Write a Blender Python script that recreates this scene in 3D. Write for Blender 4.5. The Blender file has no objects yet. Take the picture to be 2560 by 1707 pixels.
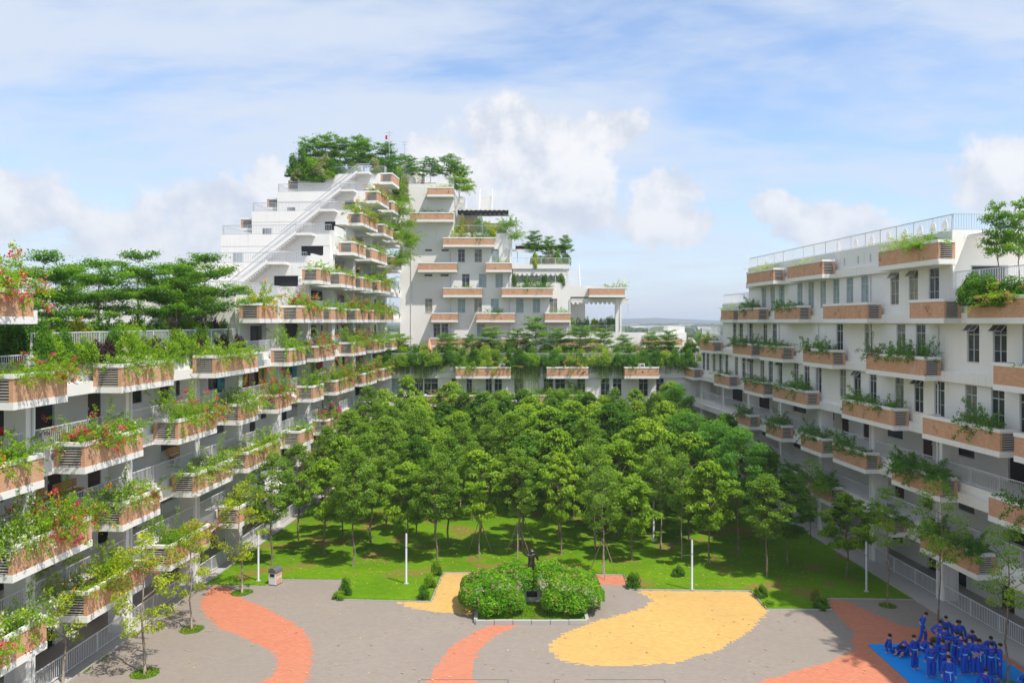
import bpy, math, random
import numpy as np
from mathutils import Matrix, Vector

# ------------------------------------------------------------------ scene, camera, light
sc = bpy.context.scene
COL = sc.collection
HZ, FP, EYE = 804.0, 1900.0, 17.0          # horizon row, focal length (photo pixels), eye height (m)

cam_d = bpy.data.cameras.new("camera")
cam_d.sensor_width = 36.0
cam_d.lens = FP / 2560 * 36.0
cam_d.shift_y = -(853.5 - HZ) / 2560
cam_d.clip_start = 0.5
cam_d.clip_end = 20000
cam = bpy.data.objects.new("camera", cam_d)
cam.location = (0, 0, EYE)
cam.rotation_euler = (math.radians(90), 0, 0)
COL.objects.link(cam)
sc.camera = cam

SUN_EL = math.radians(61.0)
SUN_DIR = Vector((0.77, -0.64, 0)).normalized()      # horizontal direction towards the sun
sun_vec = Vector((SUN_DIR.x * math.cos(SUN_EL), SUN_DIR.y * math.cos(SUN_EL), math.sin(SUN_EL)))
sun_d = bpy.data.lights.new("sun", 'SUN')
sun_d.energy = 3.05
sun_d.angle = math.radians(0.6)
sun_d.color = (1.0, 0.94, 0.85)
sun = bpy.data.objects.new("sun", sun_d)
sun.rotation_euler = sun_vec.to_track_quat('Z', 'Y').to_euler()
sun.location = (40, -40, 80)
COL.objects.link(sun)

vs = sc.view_settings
vs.view_transform = 'Standard'
vs.look = 'None'
vs.gamma = 1
vs.exposure = 0.80
vs.use_curve_mapping = False
try:
    sc.cycles.max_bounces = 8
    sc.cycles.diffuse_bounces = 5
    sc.cycles.glossy_bounces = 2
    sc.cycles.transmission_bounces = 2
    sc.cycles.transparent_max_bounces = 4
    sc.cycles.volume_bounces = 0
    sc.cycles.use_denoising = True
except Exception:
    pass


class NT:
    """small helper round a node tree"""
    def __init__(s, tree):
        s.t = tree; s.n = tree.nodes; s.l = tree.links
    def node(s, typ, **kw):
        n = s.n.new(typ)
        for k, v in kw.items():
            setattr(n, k, v)
        return n
    def put(s, sock, v):
        if isinstance(v, bpy.types.NodeSocket):
            s.l.new(v, sock)
        else:
            sock.default_value = v
    def math(s, op, a, b=0.0, c=0.0, clamp=False):
        n = s.node('ShaderNodeMath', operation=op); n.use_clamp = clamp
        s.put(n.inputs[0], a); s.put(n.inputs[1], b); s.put(n.inputs[2], c)
        return n.outputs[0]
    def vmath(s, op, a, b=(0, 0, 0)):
        n = s.node('ShaderNodeVectorMath', operation=op)
        s.put(n.inputs[0], a)
        s.put(n.inputs[1], b)
        return n.outputs[0]
    def noise(s, vec, scale, detail=3, rough=0.55, dist=0.0):
        n = s.node('ShaderNodeTexNoise')
        s.put(n.inputs['Vector'], vec)
        n.inputs['Scale'].default_value = scale; n.inputs['Detail'].default_value = detail
        n.inputs['Roughness'].default_value = rough; n.inputs['Distortion'].default_value = dist
        return n.outputs[0]
    def ramp(s, v, a, b, lo=0.0, hi=1.0, smooth=True):
        n = s.node('ShaderNodeMapRange')
        n.interpolation_type = 'SMOOTHSTEP' if smooth else 'LINEAR'
        s.put(n.inputs[0], v)
        n.inputs[1].default_value = a; n.inputs[2].default_value = b
        n.inputs[3].default_value = lo; n.inputs[4].default_value = hi
        return n.outputs[0]
    def mix(s, f, a, b, blend='MIX'):
        n = s.node('ShaderNodeMix', data_type='RGBA', blend_type=blend)
        s.put(n.inputs[0], f); s.put(n.inputs[6], a); s.put(n.inputs[7], b)
        return n.outputs[2]


def rgb(r, g, b):
    return (r, g, b, 1.0)


# sky ---------------------------------------------------------------
world = bpy.data.worlds.new("World")
sc.world = world
world.use_nodes = True
T = NT(world.node_tree)
T.n.clear()
SKY_STRENGTH = 0.11
sky = T.node('ShaderNodeTexSky', sky_type='NISHITA')
sky.sun_disc = False
sky.sun_elevation = SUN_EL
sky.sun_rotation = math.atan2(SUN_DIR.x, SUN_DIR.y)
sky.altitude = 50
sky.air_density = 1.0
sky.dust_density = 0.6
sky.ozone_density = 1.4
tc = T.node('ShaderNodeTexCoord')
sep = T.node('ShaderNodeSeparateXYZ')
T.l.new(tc.outputs['Generated'], sep.inputs[0])
X_, Y_, Z_ = sep.outputs
az = T.math('ARCTAN2', X_, Y_)
el = T.math('ARCSINE', Z_)
zc = T.math('MAXIMUM', Z_, 0.0)
den = T.math('ADD', zc, 0.22)
cv = T.node('ShaderNodeCombineXYZ')
T.l.new(T.math('DIVIDE', X_, den), cv.inputs[0])
T.l.new(T.math('DIVIDE', Y_, den), cv.inputs[1])
plane = cv.outputs[0]
# high thin cloud, drawn out in one direction
mp = T.node('ShaderNodeMapping')
T.l.new(plane, mp.inputs[0])
mp.inputs['Rotation'].default_value = (0, 0, 0.9)
mp.inputs['Location'].default_value = (1.7, 0.4, 0.3)
mp.inputs['Scale'].default_value = (0.75, 1.5, 1)
w1 = T.noise(mp.outputs[0], 1.15, 7, 0.58, 0.35)
w2 = T.noise(mp.outputs[0], 3.6, 6, 0.62, 0.2)
wisp = T.math('ADD', T.math('MULTIPLY', w1, 0.72), T.math('MULTIPLY', w2, 0.28))
# more veil low down and towards the left of the view, opener blue high on the right
bias = T.math('ADD', T.ramp(el, 0.10, 0.42, -0.030, 0.030), T.ramp(az, -0.30, 0.30, 0.025, -0.025))
wm = T.ramp(T.math('ADD', wisp, bias), 0.345, 0.595)
wm = T.math('MULTIPLY', wm, 0.88)
# heaped clouds: soft ellipses in azimuth and elevation, broken up by noise
n3 = T.noise(tc.outputs['Generated'], 9.0, 8, 0.60, 0.1)
n3b = T.noise(tc.outputs['Generated'], 26.0, 5, 0.6, 0.0)
nb = T.math('ADD', T.math('MULTIPLY', n3, 0.72), T.math('MULTIPLY', n3b, 0.28))
up_ = T.vmath('ADD', tc.outputs['Generated'], (0.012, -0.004, 0.022))
n4 = T.noise(up_, 9.0, 8, 0.60, 0.1)
HEAPS = [  # azimuth, elevation, half width, half height
    (-0.012, 0.232, 0.080, 0.062), (-0.075, 0.195, 0.07, 0.050), (0.068, 0.205, 0.065, 0.060), (0.02, 0.135, 0.12, 0.045),
    (0.205, 0.165, 0.050, 0.036), (0.21, 0.125, 0.075, 0.030), (0.13, 0.245, 0.055, 0.030), 
    (-0.295, 0.165, 0.05, 0.042), (-0.36, 0.135, 0.11, 0.040), (-0.42, 0.10, 0.14, 0.035),
    (0.40, 0.115, 0.09, 0.035), (0.33, 0.14, 0.03, 0.022), (0.60, 0.16, 0.10, 0.055), (0.66, 0.20, 0.08, 0.05),
    (-0.62, 0.13, 0.12, 0.05), (0.9, 0.2, 0.2, 0.09), (-1.0, 0.18, 0.25, 0.08), (1.6, 0.2, 0.3, 0.09), (2.4, 0.22, 0.25, 0.1),
    (-1.7, 0.2, 0.3, 0.1), (-2.6, 0.2, 0.3, 0.08), (3.0, 0.18, 0.2, 0.08)]
heap = None
for a0, e0, ww, hh in HEAPS:
    dx = T.math('MULTIPLY', T.math('SUBTRACT', az, a0), 1.0 / ww)
    dy = T.math('MULTIPLY', T.math('SUBTRACT', el, e0), 1.0 / hh)
    d = T.math('SUBTRACT', 1.0, T.math('SQRT', T.math('ADD', T.math('MULTIPLY', dx, dx), T.math('MULTIPLY', dy, dy))))
    heap = d if heap is None else T.math('SMOOTH_MAX', heap, d, 0.25)
hv = T.math('ADD', T.math('MAXIMUM', heap, -1.0), T.math('MULTIPLY', T.math('SUBTRACT', nb, 0.5), 2.9))
hm = T.ramp(hv, 0.0, 0.30)
# cloud tones: bright tops, greyer bases, the shape of the billows from the noise
relief = T.math('MULTIPLY', T.math('SUBTRACT', n3, n4), 3.2)
tone = T.ramp(T.math('ADD', T.math('ADD', relief, 0.45), T.math('MULTIPLY', hv, 0.25)), 0.0, 1.0)
K = 0.565 / SKY_STRENGTH
cloud_lo = rgb(0.66 * K, 0.72 * K, 0.84 * K)
cloud_hi = rgb(1.04 * K, 1.03 * K, 1.03 * K)
ccol = T.mix(tone, cloud_lo, cloud_hi)
wcol = rgb(0.76 * K, 0.84 * K, 0.97 * K)
bright = T.mix(1.0, sky.outputs[0], rgb(0.95, 1.05, 1.17), 'MULTIPLY')
s1 = T.mix(wm, bright, wcol)
s2 = T.mix(T.math('MULTIPLY', hm, 0.90), s1, ccol)
hzf = T.math('POWER', 2.718, T.math('MULTIPLY', T.math('MAXIMUM', el, 0.0), -9.0))
s3 = T.mix(T.math('MULTIPLY', hzf, 0.90), s2, rgb(0.68 * K, 0.75 * K, 0.88 * K))
bg = T.node('ShaderNodeBackground')
T.l.new(s3, bg.inputs[0])
bg.inputs[1].default_value = SKY_STRENGTH
out = T.node('ShaderNodeOutputWorld')
T.l.new(bg.outputs[0], out.inputs[0])

# ------------------------------------------------------------------ materials
MATS = {}


def mat(name, col, rough=0.8, build=None, metallic=0.0, spec=0.3):
    m = bpy.data.materials.new(name)
    m.use_nodes = True
    t = NT(m.node_tree)
    p = t.n['Principled BSDF']
    p.inputs['Base Color'].default_value = rgb(*col)
    p.inputs['Roughness'].default_value = rough
    p.inputs['Metallic'].default_value = metallic
    try:
        p.inputs['Specular IOR Level'].default_value = spec
    except Exception:
        pass
    if build:
        build(t, p)
    MATS[name] = m
    return m


def objc(t):
    return t.node('ShaderNodeTexCoord').outputs['Object']


def uvc(t):
    return t.node('ShaderNodeTexCoord').outputs['UV']


def geo(t):
    return t.node('ShaderNodeNewGeometry').outputs['Position']


def bump(t, p, h, strength=0.3, dist=0.02):
    b = t.node('ShaderNodeBump')
    b.inputs['Strength'].default_value = strength
    b.inputs['Distance'].default_value = dist
    t.put(b.inputs['Height'], h)
    t.l.new(b.outputs[0], p.inputs['Normal'])


def plaster(col, dirt=0.35, dirtcol=(0.40, 0.40, 0.36)):
    def f(t, p):
        g = geo(t)
        m = t.node('ShaderNodeMapping'); t.l.new(g, m.inputs[0]); m.inputs['Scale'].default_value = (3.6, 3.6, 0.22)
        st = t.noise(m.outputs[0], 1.3, 5, 0.65)
        bl = t.noise(g, 0.35, 4, 0.6)
        fn = t.noise(g, 9.0, 3, 0.6)
        f1 = t.math('MULTIPLY', t.ramp(st, 0.50, 0.80), t.ramp(bl, 0.35, 0.75))
        c = t.mix(t.math('MULTIPLY', f1, dirt), rgb(*col), rgb(*dirtcol))
        c = t.mix(t.ramp(fn, 0.3, 0.7, 0.0, 0.10), c, rgb(col[0] * .8, col[1] * .8, col[2] * .78))
        t.l.new(c, p.inputs['Base Color'])
        bump(t, p, fn, 0.15, 0.01)
    return f


mat('white plaster', (0.84, 0.815, 0.785), 0.85, plaster((0.84, 0.815, 0.785), 0.55, (0.42, 0.40, 0.36)))
mat('stained plaster', (0.78, 0.77, 0.74), 0.9, plaster((0.80, 0.79, 0.76), 0.8, (0.34, 0.35, 0.30)))
mat('grey plaster', (0.80, 0.785, 0.77), 0.9, plaster((0.80, 0.785, 0.77), 0.2))
mat('concrete', (0.42, 0.41, 0.39), 0.9, plaster((0.42, 0.40, 0.38), 0.5, (0.25, 0.25, 0.22)))
mat('white paint', (0.66, 0.67, 0.69), 0.45)
mat('grey paint', (0.46, 0.48, 0.51), 0.45)
mat('dull deck', (0.30, 0.28, 0.26), 0.9, plaster((0.30, 0.28, 0.26), 0.5, (0.15, 0.15, 0.13)))  # for the added terrace layer, dark to damp bounced light
mat('dark interior', (0.018, 0.018, 0.020), 0.5)  # near-black: painted shade inside openings, plain black on lettering and plaque
mat('brown door', (0.06, 0.035, 0.025), 0.55)
mat('timber', (0.62, 0.30, 0.07), 0.5)
mat('bronze', (0.10, 0.085, 0.08), 0.34, metallic=0.85)
mat('blue mat', (0.0, 0.27, 0.80), 0.55)
def clothf(t, p):
    oi = t.node('ShaderNodeObjectInfo')
    n = t.noise(objc(t), 9.0, 3, 0.6)
    c = t.mix(oi.outputs['Random'], rgb(0.008, 0.065, 0.44), rgb(0.014, 0.10, 0.56))
    c = t.mix(t.ramp(n, 0.4, 0.65, 0, 0.35), c, rgb(0.004, 0.035, 0.28))
    t.l.new(c, p.inputs['Base Color'])
    bump(t, p, n, 0.8, 0.03)


mat('uniform', (0.010, 0.085, 0.52), 0.8, clothf)
mat('belt', (0.22, 0.50, 0.85), 0.7)
mat('red print', (0.60, 0.03, 0.10), 0.7)
mat('skin', (0.50, 0.27, 0.18), 0.55)
mat('hair', (0.012, 0.010, 0.010), 0.5)
mat('awning black', (0.015, 0.015, 0.018), 0.8)
mat('awning white', (0.78, 0.76, 0.72), 0.8)
mat('red paint', (0.55, 0.02, 0.02), 0.45)
mat('teal paint', (0.03, 0.28, 0.36), 0.6)
mat('yellow paint', (0.75, 0.45, 0.02), 0.6)
mat('green paint', (0.03, 0.25, 0.10), 0.6)
mat('peach cloth', (0.75, 0.40, 0.25), 0.8)
mat('blue roof', (0.25, 0.35, 0.45), 0.6)
mat('pale roof', (0.62, 0.60, 0.57), 0.6)
mat('hot pink', (0.7, 0.03, 0.2), 0.7)
mat('soil', (0.07, 0.05, 0.035), 0.95)
mat('gunmetal', (0.12, 0.12, 0.13), 0.5)


def glassy(c1, c2):
    def f(t, p):
        oi = t.node('ShaderNodeObjectInfo')
        g = geo(t)
        n = t.noise(g, 1.2, 2, 0.5)
        c = t.mix(oi.outputs['Random'], rgb(*c1), rgb(*c2))
        c = t.mix(t.ramp(n, 0.45, 0.6, 0, 0.35), c, rgb(c1[0] * .5, c1[1] * .5, c1[2] * .5))
        t.l.new(c, p.inputs['Base Color'])
    return f


mat('dark glass', (0.03, 0.035, 0.04), 0.06, glassy((0.020, 0.024, 0.028), (0.09, 0.10, 0.10)), spec=0.5)
mat('curtained glass', (0.25, 0.33, 0.34), 0.25, glassy((0.30, 0.42, 0.43), (0.36, 0.44, 0.44)), spec=0.5)
mat('sheer glass', (0.3, 0.28, 0.2), 0.25, glassy((0.10, 0.11, 0.11), (0.38, 0.35, 0.24)), spec=0.5)


def brickf(c1, c2, mortar, bw=0.24, bh=0.075):
    def f(t, p):
        uv = uvc(t)
        b = t.node('ShaderNodeTexBrick')
        t.l.new(uv, b.inputs[0])
        b.inputs['Color1'].default_value = rgb(*c1)
        b.inputs['Color2'].default_value = rgb(*c2)
        b.inputs['Mortar'].default_value = rgb(*mortar)
        b.inputs['Scale'].default_value = 1.0
        b.inputs['Mortar Size'].default_value = 0.007
        b.inputs['Bias'].default_value = 0.0
        b.inputs['Brick Width'].default_value = bw
        b.inputs['Row Height'].default_value = bh
        g = geo(t)
        m = t.node('ShaderNodeMapping'); t.l.new(g, m.inputs[0]); m.inputs['Scale'].default_value = (2.5, 2.5, 0.5)
        st = t.noise(m.outputs[0], 1.6, 5, 0.7)
        c = t.mix(t.ramp(st, 0.52, 0.74, 0, 0.65), b.outputs[0], rgb(0.66, 0.52, 0.44))
        st2 = t.noise(g, 1.1, 5, 0.7)
        c = t.mix(t.ramp(st2, 0.56, 0.70, 0, 0.65), c, rgb(0.17, 0.09, 0.06))
        t.l.new(c, p.inputs['Base Color'])
        bump(t, p, b.outputs['Fac'], -0.5, 0.008)
    return f


mat('brick', (0.5, 0.25, 0.15), 0.9, brickf((0.58, 0.285, 0.155), (0.66, 0.355, 0.205), (0.54, 0.38, 0.27)))
mat('slat brown', (0.30, 0.20, 0.15), 0.8)
mat('slat grey', (0.52, 0.47, 0.43), 0.8)


def paverf(c1, c2, mortar, dirt, moss=0.0):
    def f(t, p):
        g = geo(t)
        b = t.node('ShaderNodeTexBrick')
        mp_ = t.node('ShaderNodeMapping'); t.l.new(g, mp_.inputs[0]); mp_.inputs['Rotation'].default_value = (0, 0, 0.0)
        t.l.new(mp_.outputs[0], b.inputs[0])
        b.inputs['Color1'].default_value = rgb(*c1)
        b.inputs['Color2'].default_value = rgb(*c2)
        b.inputs['Mortar'].default_value = rgb(*mortar)
        b.inputs['Scale'].default_value = 1.0
        b.inputs['Mortar Size'].default_value = 0.010
        b.inputs['Brick Width'].default_value = 0.24
        b.inputs['Row Height'].default_value = 0.12
        n1 = t.noise(g, 0.18, 5, 0.6)
        n2 = t.noise(g, 1.4, 5, 0.7)
        n3_ = t.noise(g, 6.0, 3, 0.6)
        c = t.mix(t.ramp(n1, 0.35, 0.7, 0, 0.40), b.outputs[0], rgb(*dirt))
        c = t.mix(t.ramp(n2, 0.5, 0.8, 0, 0.30), c, rgb(dirt[0] * .7, dirt[1] * .7, dirt[2] * .7))
        c = t.mix(t.ramp(n3_, 0.3, 0.7, 0, 0.18), c, rgb(*c1))
        if moss:
            mm = t.math('MULTIPLY', t.ramp(t.noise(g, 0.55, 4, 0.7), 0.60, 0.75), t.ramp(t.noise(g, 5.0, 3, 0.7), 0.52, 0.62))
            c = t.mix(t.math('MULTIPLY', mm, moss), c, rgb(0.12, 0.17, 0.03))
        t.l.new(c, p.inputs['Base Color'])
        bump(t, p, b.outputs['Fac'], -0.4, 0.006)
    return f


mat('grey pavers', (0.3, 0.29, 0.27), 0.9, paverf((0.268, 0.230, 0.198), (0.305, 0.264, 0.228), (0.222, 0.188, 0.160), (0.235, 0.200, 0.170), 0.7))
mat('yellow pavers', (0.8, 0.45, 0.12), 0.85, paverf((0.55, 0.34, 0.100), (0.62, 0.41, 0.14), (0.42, 0.26, 0.085), (0.42, 0.26, 0.11)))
mat('red pavers', (0.6, 0.25, 0.16), 0.85, paverf((0.50, 0.165, 0.090), (0.58, 0.215, 0.125), (0.36, 0.15, 0.10), (0.46, 0.20, 0.125), 0.2))


def grassf(t, p):
    g = geo(t)
    n1 = t.noise(g, 0.22, 4, 0.6)
    n2 = t.noise(g, 2.2, 5, 0.7)
    n3_ = t.noise(g, 14.0, 4, 0.75)
    c = t.mix(t.ramp(n1, 0.35, 0.65), rgb(0.088, 0.205, 0.003), rgb(0.135, 0.265, 0.004))
    c = t.mix(t.ramp(n2, 0.40, 0.70, 0, 0.6), c, rgb(0.052, 0.140, 0.003))
    c = t.mix(t.ramp(n3_, 0.35, 0.7, 0, 0.45), c, rgb(0.135, 0.235, 0.010))
    br = t.math('MULTIPLY', t.ramp(t.noise(g, 0.30, 3, 0.6), 0.54, 0.62), t.ramp(n2, 0.38, 0.55))
    c = t.mix(t.math('MULTIPLY', br, 0.9), c, rgb(0.23, 0.135, 0.05))
    t.l.new(c, p.inputs['Base Color'])
    bump(t, p, n3_, 0.6, 0.05)


mat('lawn', (0.1, 0.2, 0.01), 0.95, grassf, spec=0.1)


def farf(t, p):
    g = geo(t)
    n1 = t.noise(g, 0.01, 4, 0.6)
    n2 = t.noise(g, 0.06, 5, 0.6)
    c = t.mix(t.ramp(n1, 0.4, 0.6), rgb(0.06, 0.10, 0.025), rgb(0.12, 0.15, 0.06))
    c = t.mix(t.ramp(n2, 0.5, 0.7, 0, 0.5), c, rgb(0.2, 0.17, 0.12))
    t.l.new(c, p.inputs['Base Color'])


mat('far ridge', (0.035, 0.06, 0.03), 0.95)
mat('far land', (0.1, 0.13, 0.05), 0.95, farf)


def barkf(c1, c2):
    def f(t, p):
        m = t.node('ShaderNodeMapping'); t.l.new(geo(t), m.inputs[0]); m.inputs['Scale'].default_value = (8, 8, 2)
        n = t.noise(m.outputs[0], 1.5, 4, 0.7)
        t.l.new(t.mix(t.ramp(n, 0.35, 0.65), rgb(*c1), rgb(*c2)), p.inputs['Base Color'])
        bump(t, p, n, 0.4, 0.02)
    return f


mat('bark', (0.2, 0.14, 0.1), 0.9, barkf((0.13, 0.09, 0.065), (0.27, 0.20, 0.15)))
mat('pale bark', (0.3, 0.25, 0.2), 0.9, barkf((0.22, 0.17, 0.13), (0.40, 0.33, 0.27)))


def leaf(name, dark, mid, light, rough=0.5, trans=0.42):
    if name.startswith('leaf') and name not in ('leaf purple', 'leaf cream', 'leaf gold'):
        dark, mid, light = [(c[0] * 2.45, c[1] * 2.05, c[2] * 1.15) for c in (dark, mid, light)]
    m = bpy.data.materials.new(name)
    m.use_nodes = True
    t = NT(m.node_tree)
    t.n.clear()
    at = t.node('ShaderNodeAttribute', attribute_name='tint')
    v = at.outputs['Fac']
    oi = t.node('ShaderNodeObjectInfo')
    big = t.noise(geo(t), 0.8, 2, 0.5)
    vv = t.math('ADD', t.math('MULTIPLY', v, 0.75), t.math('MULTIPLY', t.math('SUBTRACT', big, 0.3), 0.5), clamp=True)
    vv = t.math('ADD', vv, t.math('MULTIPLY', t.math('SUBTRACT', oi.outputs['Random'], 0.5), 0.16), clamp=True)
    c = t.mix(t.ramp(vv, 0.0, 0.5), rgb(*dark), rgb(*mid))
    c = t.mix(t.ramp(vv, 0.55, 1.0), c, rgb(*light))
    p = t.node('ShaderNodeBsdfPrincipled')
    p.inputs['Roughness'].default_value = rough
    p.inputs['Specular IOR Level'].default_value = 0.25
    t.l.new(c, p.inputs['Base Color'])
    tr = t.node('ShaderNodeBsdfTranslucent')
    t.l.new(t.mix(1.0, c, rgb(1.15, 1.25, 0.6), 'MULTIPLY'), tr.inputs[0])
    mx = t.node('ShaderNodeMixShader'); mx.inputs[0].default_value = trans
    t.l.new(p.outputs[0], mx.inputs[1]); t.l.new(tr.outputs[0], mx.inputs[2])
    o = t.node('ShaderNodeOutputMaterial'); t.l.new(mx.outputs[0], o.inputs[0])
    MATS[name] = m
    return m


leaf('leaf olive', (0.040, 0.098, 0.014), (0.094, 0.185, 0.027), (0.21, 0.30, 0.050))
leaf('leaf bright', (0.048, 0.122, 0.010), (0.112, 0.210, 0.016), (0.27, 0.32, 0.032))
leaf('leaf dark', (0.022, 0.068, 0.010), (0.056, 0.140, 0.018), (0.145, 0.25, 0.034))
leaf('leaf feather', (0.026, 0.090, 0.020), (0.060, 0.165, 0.034), (0.13, 0.27, 0.05))
leaf('leaf tier', (0.014, 0.060, 0.006), (0.042, 0.125, 0.010), (0.140, 0.250, 0.018))
leaf('leaf vine', (0.036, 0.110, 0.010), (0.112, 0.220, 0.018), (0.300, 0.380, 0.040))
leaf('leaf vine dark', (0.020, 0.070, 0.012), (0.050, 0.140, 0.020), (0.12, 0.23, 0.03))
leaf('leaf hedge', (0.022, 0.092, 0.006), (0.062, 0.185, 0.010), (0.160, 0.300, 0.020))
leaf('leaf purple', (0.035, 0.018, 0.018), (0.095, 0.045, 0.045), (0.16, 0.09, 0.06))
leaf('leaf cream', (0.10, 0.16, 0.04), (0.40, 0.42, 0.18), (0.70, 0.66, 0.38))
leaf('leaf gold', (0.12, 0.18, 0.015), (0.32, 0.32, 0.02), (0.60, 0.40, 0.03))
leaf('leaf yellow green', (0.075, 0.130, 0.010), (0.190, 0.270, 0.015), (0.42, 0.43, 0.04))  # pale yellow-green leaf of saplings, sparse creepers and palm-like shrubs
leaf('flower pink', (0.70, 0.01, 0.12), (0.88, 0.02, 0.20), (0.92, 0.08, 0.30))
leaf('flower magenta', (0.50, 0.01, 0.22), (0.75, 0.02, 0.38), (0.85, 0.12, 0.50))
leaf('flower orange', (0.80, 0.14, 0.02), (0.85, 0.24, 0.03), (0.90, 0.38, 0.08))
leaf('flower yellow', (0.75, 0.28, 0.02), (0.88, 0.42, 0.02), (0.90, 0.58, 0.06))
leaf('flower white', (0.60, 0.52, 0.42), (0.78, 0.74, 0.66), (0.85, 0.82, 0.78))
leaf('flower rose', (0.60, 0.12, 0.14), (0.75, 0.25, 0.25), (0.85, 0.50, 0.45))
leaf('far foliage', (0.020, 0.050, 0.012), (0.045, 0.085, 0.022), (0.080, 0.125, 0.040), 0.9, 0.1)
leaf('fallen', (0.35, 0.16, 0.04), (0.55, 0.33, 0.10), (0.70, 0.50, 0.22), 0.8, 0.0)
leaf('grass blades', (0.070, 0.160, 0.008), (0.140, 0.250, 0.012), (0.24, 0.35, 0.03), 0.7, 0.3)

# ------------------------------------------------------------------ mesh tools


def fast_mesh(name, V, F, mats, mi=None, tint=None, smooth=False, uv=None):
    """V (n,3), F (m,k) with the same number of corners in every face"""
    V = np.asarray(V, np.float32); F = np.asarray(F, np.int32)
    m = bpy.data.meshes.new(name)
    nf, k = F.shape
    m.vertices.add(len(V)); m.vertices.foreach_set('co', V.ravel())
    m.loops.add(nf * k); m.loops.foreach_set('vertex_index', F.ravel())
    m.polygons.add(nf)
    m.polygons.foreach_set('loop_start', np.arange(0, nf * k, k, dtype=np.int32))
    m.polygons.foreach_set('loop_total', np.full(nf, k, np.int32))
    for x in mats:
        m.materials.append(MATS[x])
    if mi is not None:
        m.polygons.foreach_set('material_index', np.asarray(mi, np.int32))
    if tint is not None:
        a = m.attributes.new('tint', 'FLOAT', 'FACE')
        a.data.foreach_set('value', np.asarray(tint, np.float32))
    if uv is not None:
        u = m.uv_layers.new(name='UVMap')
        u.data.foreach_set('uv', np.asarray(uv, np.float32).ravel())
    m.update(calc_edges=True)
    m.polygons.foreach_set('use_smooth', np.full(nf, bool(smooth)))
    return m


_BF = np.array([[0, 3, 2, 1], [4, 5, 6, 7], [0, 1, 5, 4], [1, 2, 6, 5], [2, 3, 7, 6], [3, 0, 4, 7]])
_AX = [(0, 1), (0, 1), (0, 2), (1, 2), (0, 2), (1, 2)]


class MB:
    """collects boxes and bars; quads only; UV in metres"""
    def __init__(s):
        s.V = []; s.F = []; s.U = []; s.M = []; s.n = 0; s.mats = []
    def _mi(s, m):
        if m not in s.mats:
            s.mats.append(m)
        return s.mats.index(m)
    def hexa(s, P, m):
        """eight points: bottom ring then top ring"""
        P = np.asarray(P, float)
        mi = s._mi(m)
        s.V.append(P)
        s.F.append(_BF + s.n)
        for f, (a, b) in zip(_BF, _AX):
            s.U.append(P[f][:, [a, b]])
            s.M.append(mi)
        s.n += 8
    def box(s, x0, x1, y0, y1, z0, z1, m):
        if x0 > x1: x0, x1 = x1, x0
        if y0 > y1: y0, y1 = y1, y0
        s.hexa([(x0, y0, z0), (x1, y0, z0), (x1, y1, z0), (x0, y1, z0), (x0, y0, z1), (x1, y0, z1), (x1, y1, z1), (x0, y1, z1)], m)
    def bar(s, p, q, w, h, m):
        """bar from p to q, w wide, h thick"""
        p = Vector(p); q = Vector(q); d = (q - p).normalized()
        up = Vector((0, 0, 1))
        if abs(d.z) > 0.95: up = Vector((0, 1, 0))
        a = d.cross(up).normalized() * w / 2
        b = a.normalized().cross(d).normalized() * h / 2
        s.hexa([tuple(v) for v in (p - a - b, p + a - b, q + a - b, q - a - b, p - a + b, p + a + b, q + a + b, q - a + b)], m)
    def tube(s, pts, rad, m, sides=6):
        mi = s._mi(m)
        pts = [Vector(p) for p in pts]
        ring = []
        for i, p in enumerate(pts):
            d = (pts[min(i + 1, len(pts) - 1)] - pts[max(i - 1, 0)]).normalized()
            a = d.orthogonal().normalized() if i == 0 else (ring_a - d * ring_a.dot(d)).normalized()
            ring_a = a
            b = d.cross(a)
            ring.append([tuple(p + (a * math.cos(2 * math.pi * k / sides) + b * math.sin(2 * math.pi * k / sides)) * rad[i]) for k in range(sides)])
        P = np.array([c for r in ring for c in r])
        f = []
        for i in range(len(pts) - 1):
            for k in range(sides):
                k2 = (k + 1) % sides
                f.append([i * sides + k, i * sides + k2, (i + 1) * sides + k2, (i + 1) * sides + k])
        # closing caps as quads
        for base in (0, (len(pts) - 1) * sides):
            for k in range(1, sides - 2, 2):
                f.append([base, base + k, base + k + 1, base + min(k + 2, sides - 1)])
        f = np.array(f)
        s.V.append(P); s.F.append(f + s.n)
        for q in f:
            s.U.append(np.stack([P[q][:, 0] + P[q][:, 1], P[q][:, 2]], 1)); s.M.append(mi)
        s.n += len(P)
    def prism(s, poly, y0, y1, m, axis='y'):
        """quads only: a strip of x,z points given as pairs (lower, upper)"""
        for (a, b), (c, d) in zip(poly[:-1], poly[1:]):
            s.hexa([(a[0], y0, a[1]), (c[0], y0, c[1]), (c[0], y1, c[1]), (a[0], y1, a[1]),
                    (b[0], y0, b[1]), (d[0], y0, d[1]), (d[0], y1, d[1]), (b[0], y1, b[1])], m)
    def mesh(s, name, smooth=False):
        return fast_mesh(name, np.concatenate(s.V), np.concatenate(s.F), s.mats, s.M, uv=np.concatenate(s.U), smooth=smooth)


def add(name, data, parent=None, loc=(0, 0, 0), rot=(0, 0, 0), scale=(1, 1, 1), **props):
    o = bpy.data.objects.new(name, data)
    COL.objects.link(o)
    if parent is not None:
        o.parent = parent
    o.location = loc; o.rotation_euler = rot; o.scale = scale
    for k, v in props.items():
        o[k] = v
    return o


_cache = {}


def boxdata(dx, dy, dz, m):
    k = (round(dx, 3), round(dy, 3), round(dz, 3), m)
    if k not in _cache:
        b = MB(); b.box(-dx / 2, dx / 2, -dy / 2, dy / 2, -dz / 2, dz / 2, m)
        _cache[k] = b.mesh('box piece')
    return _cache[k]


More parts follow.
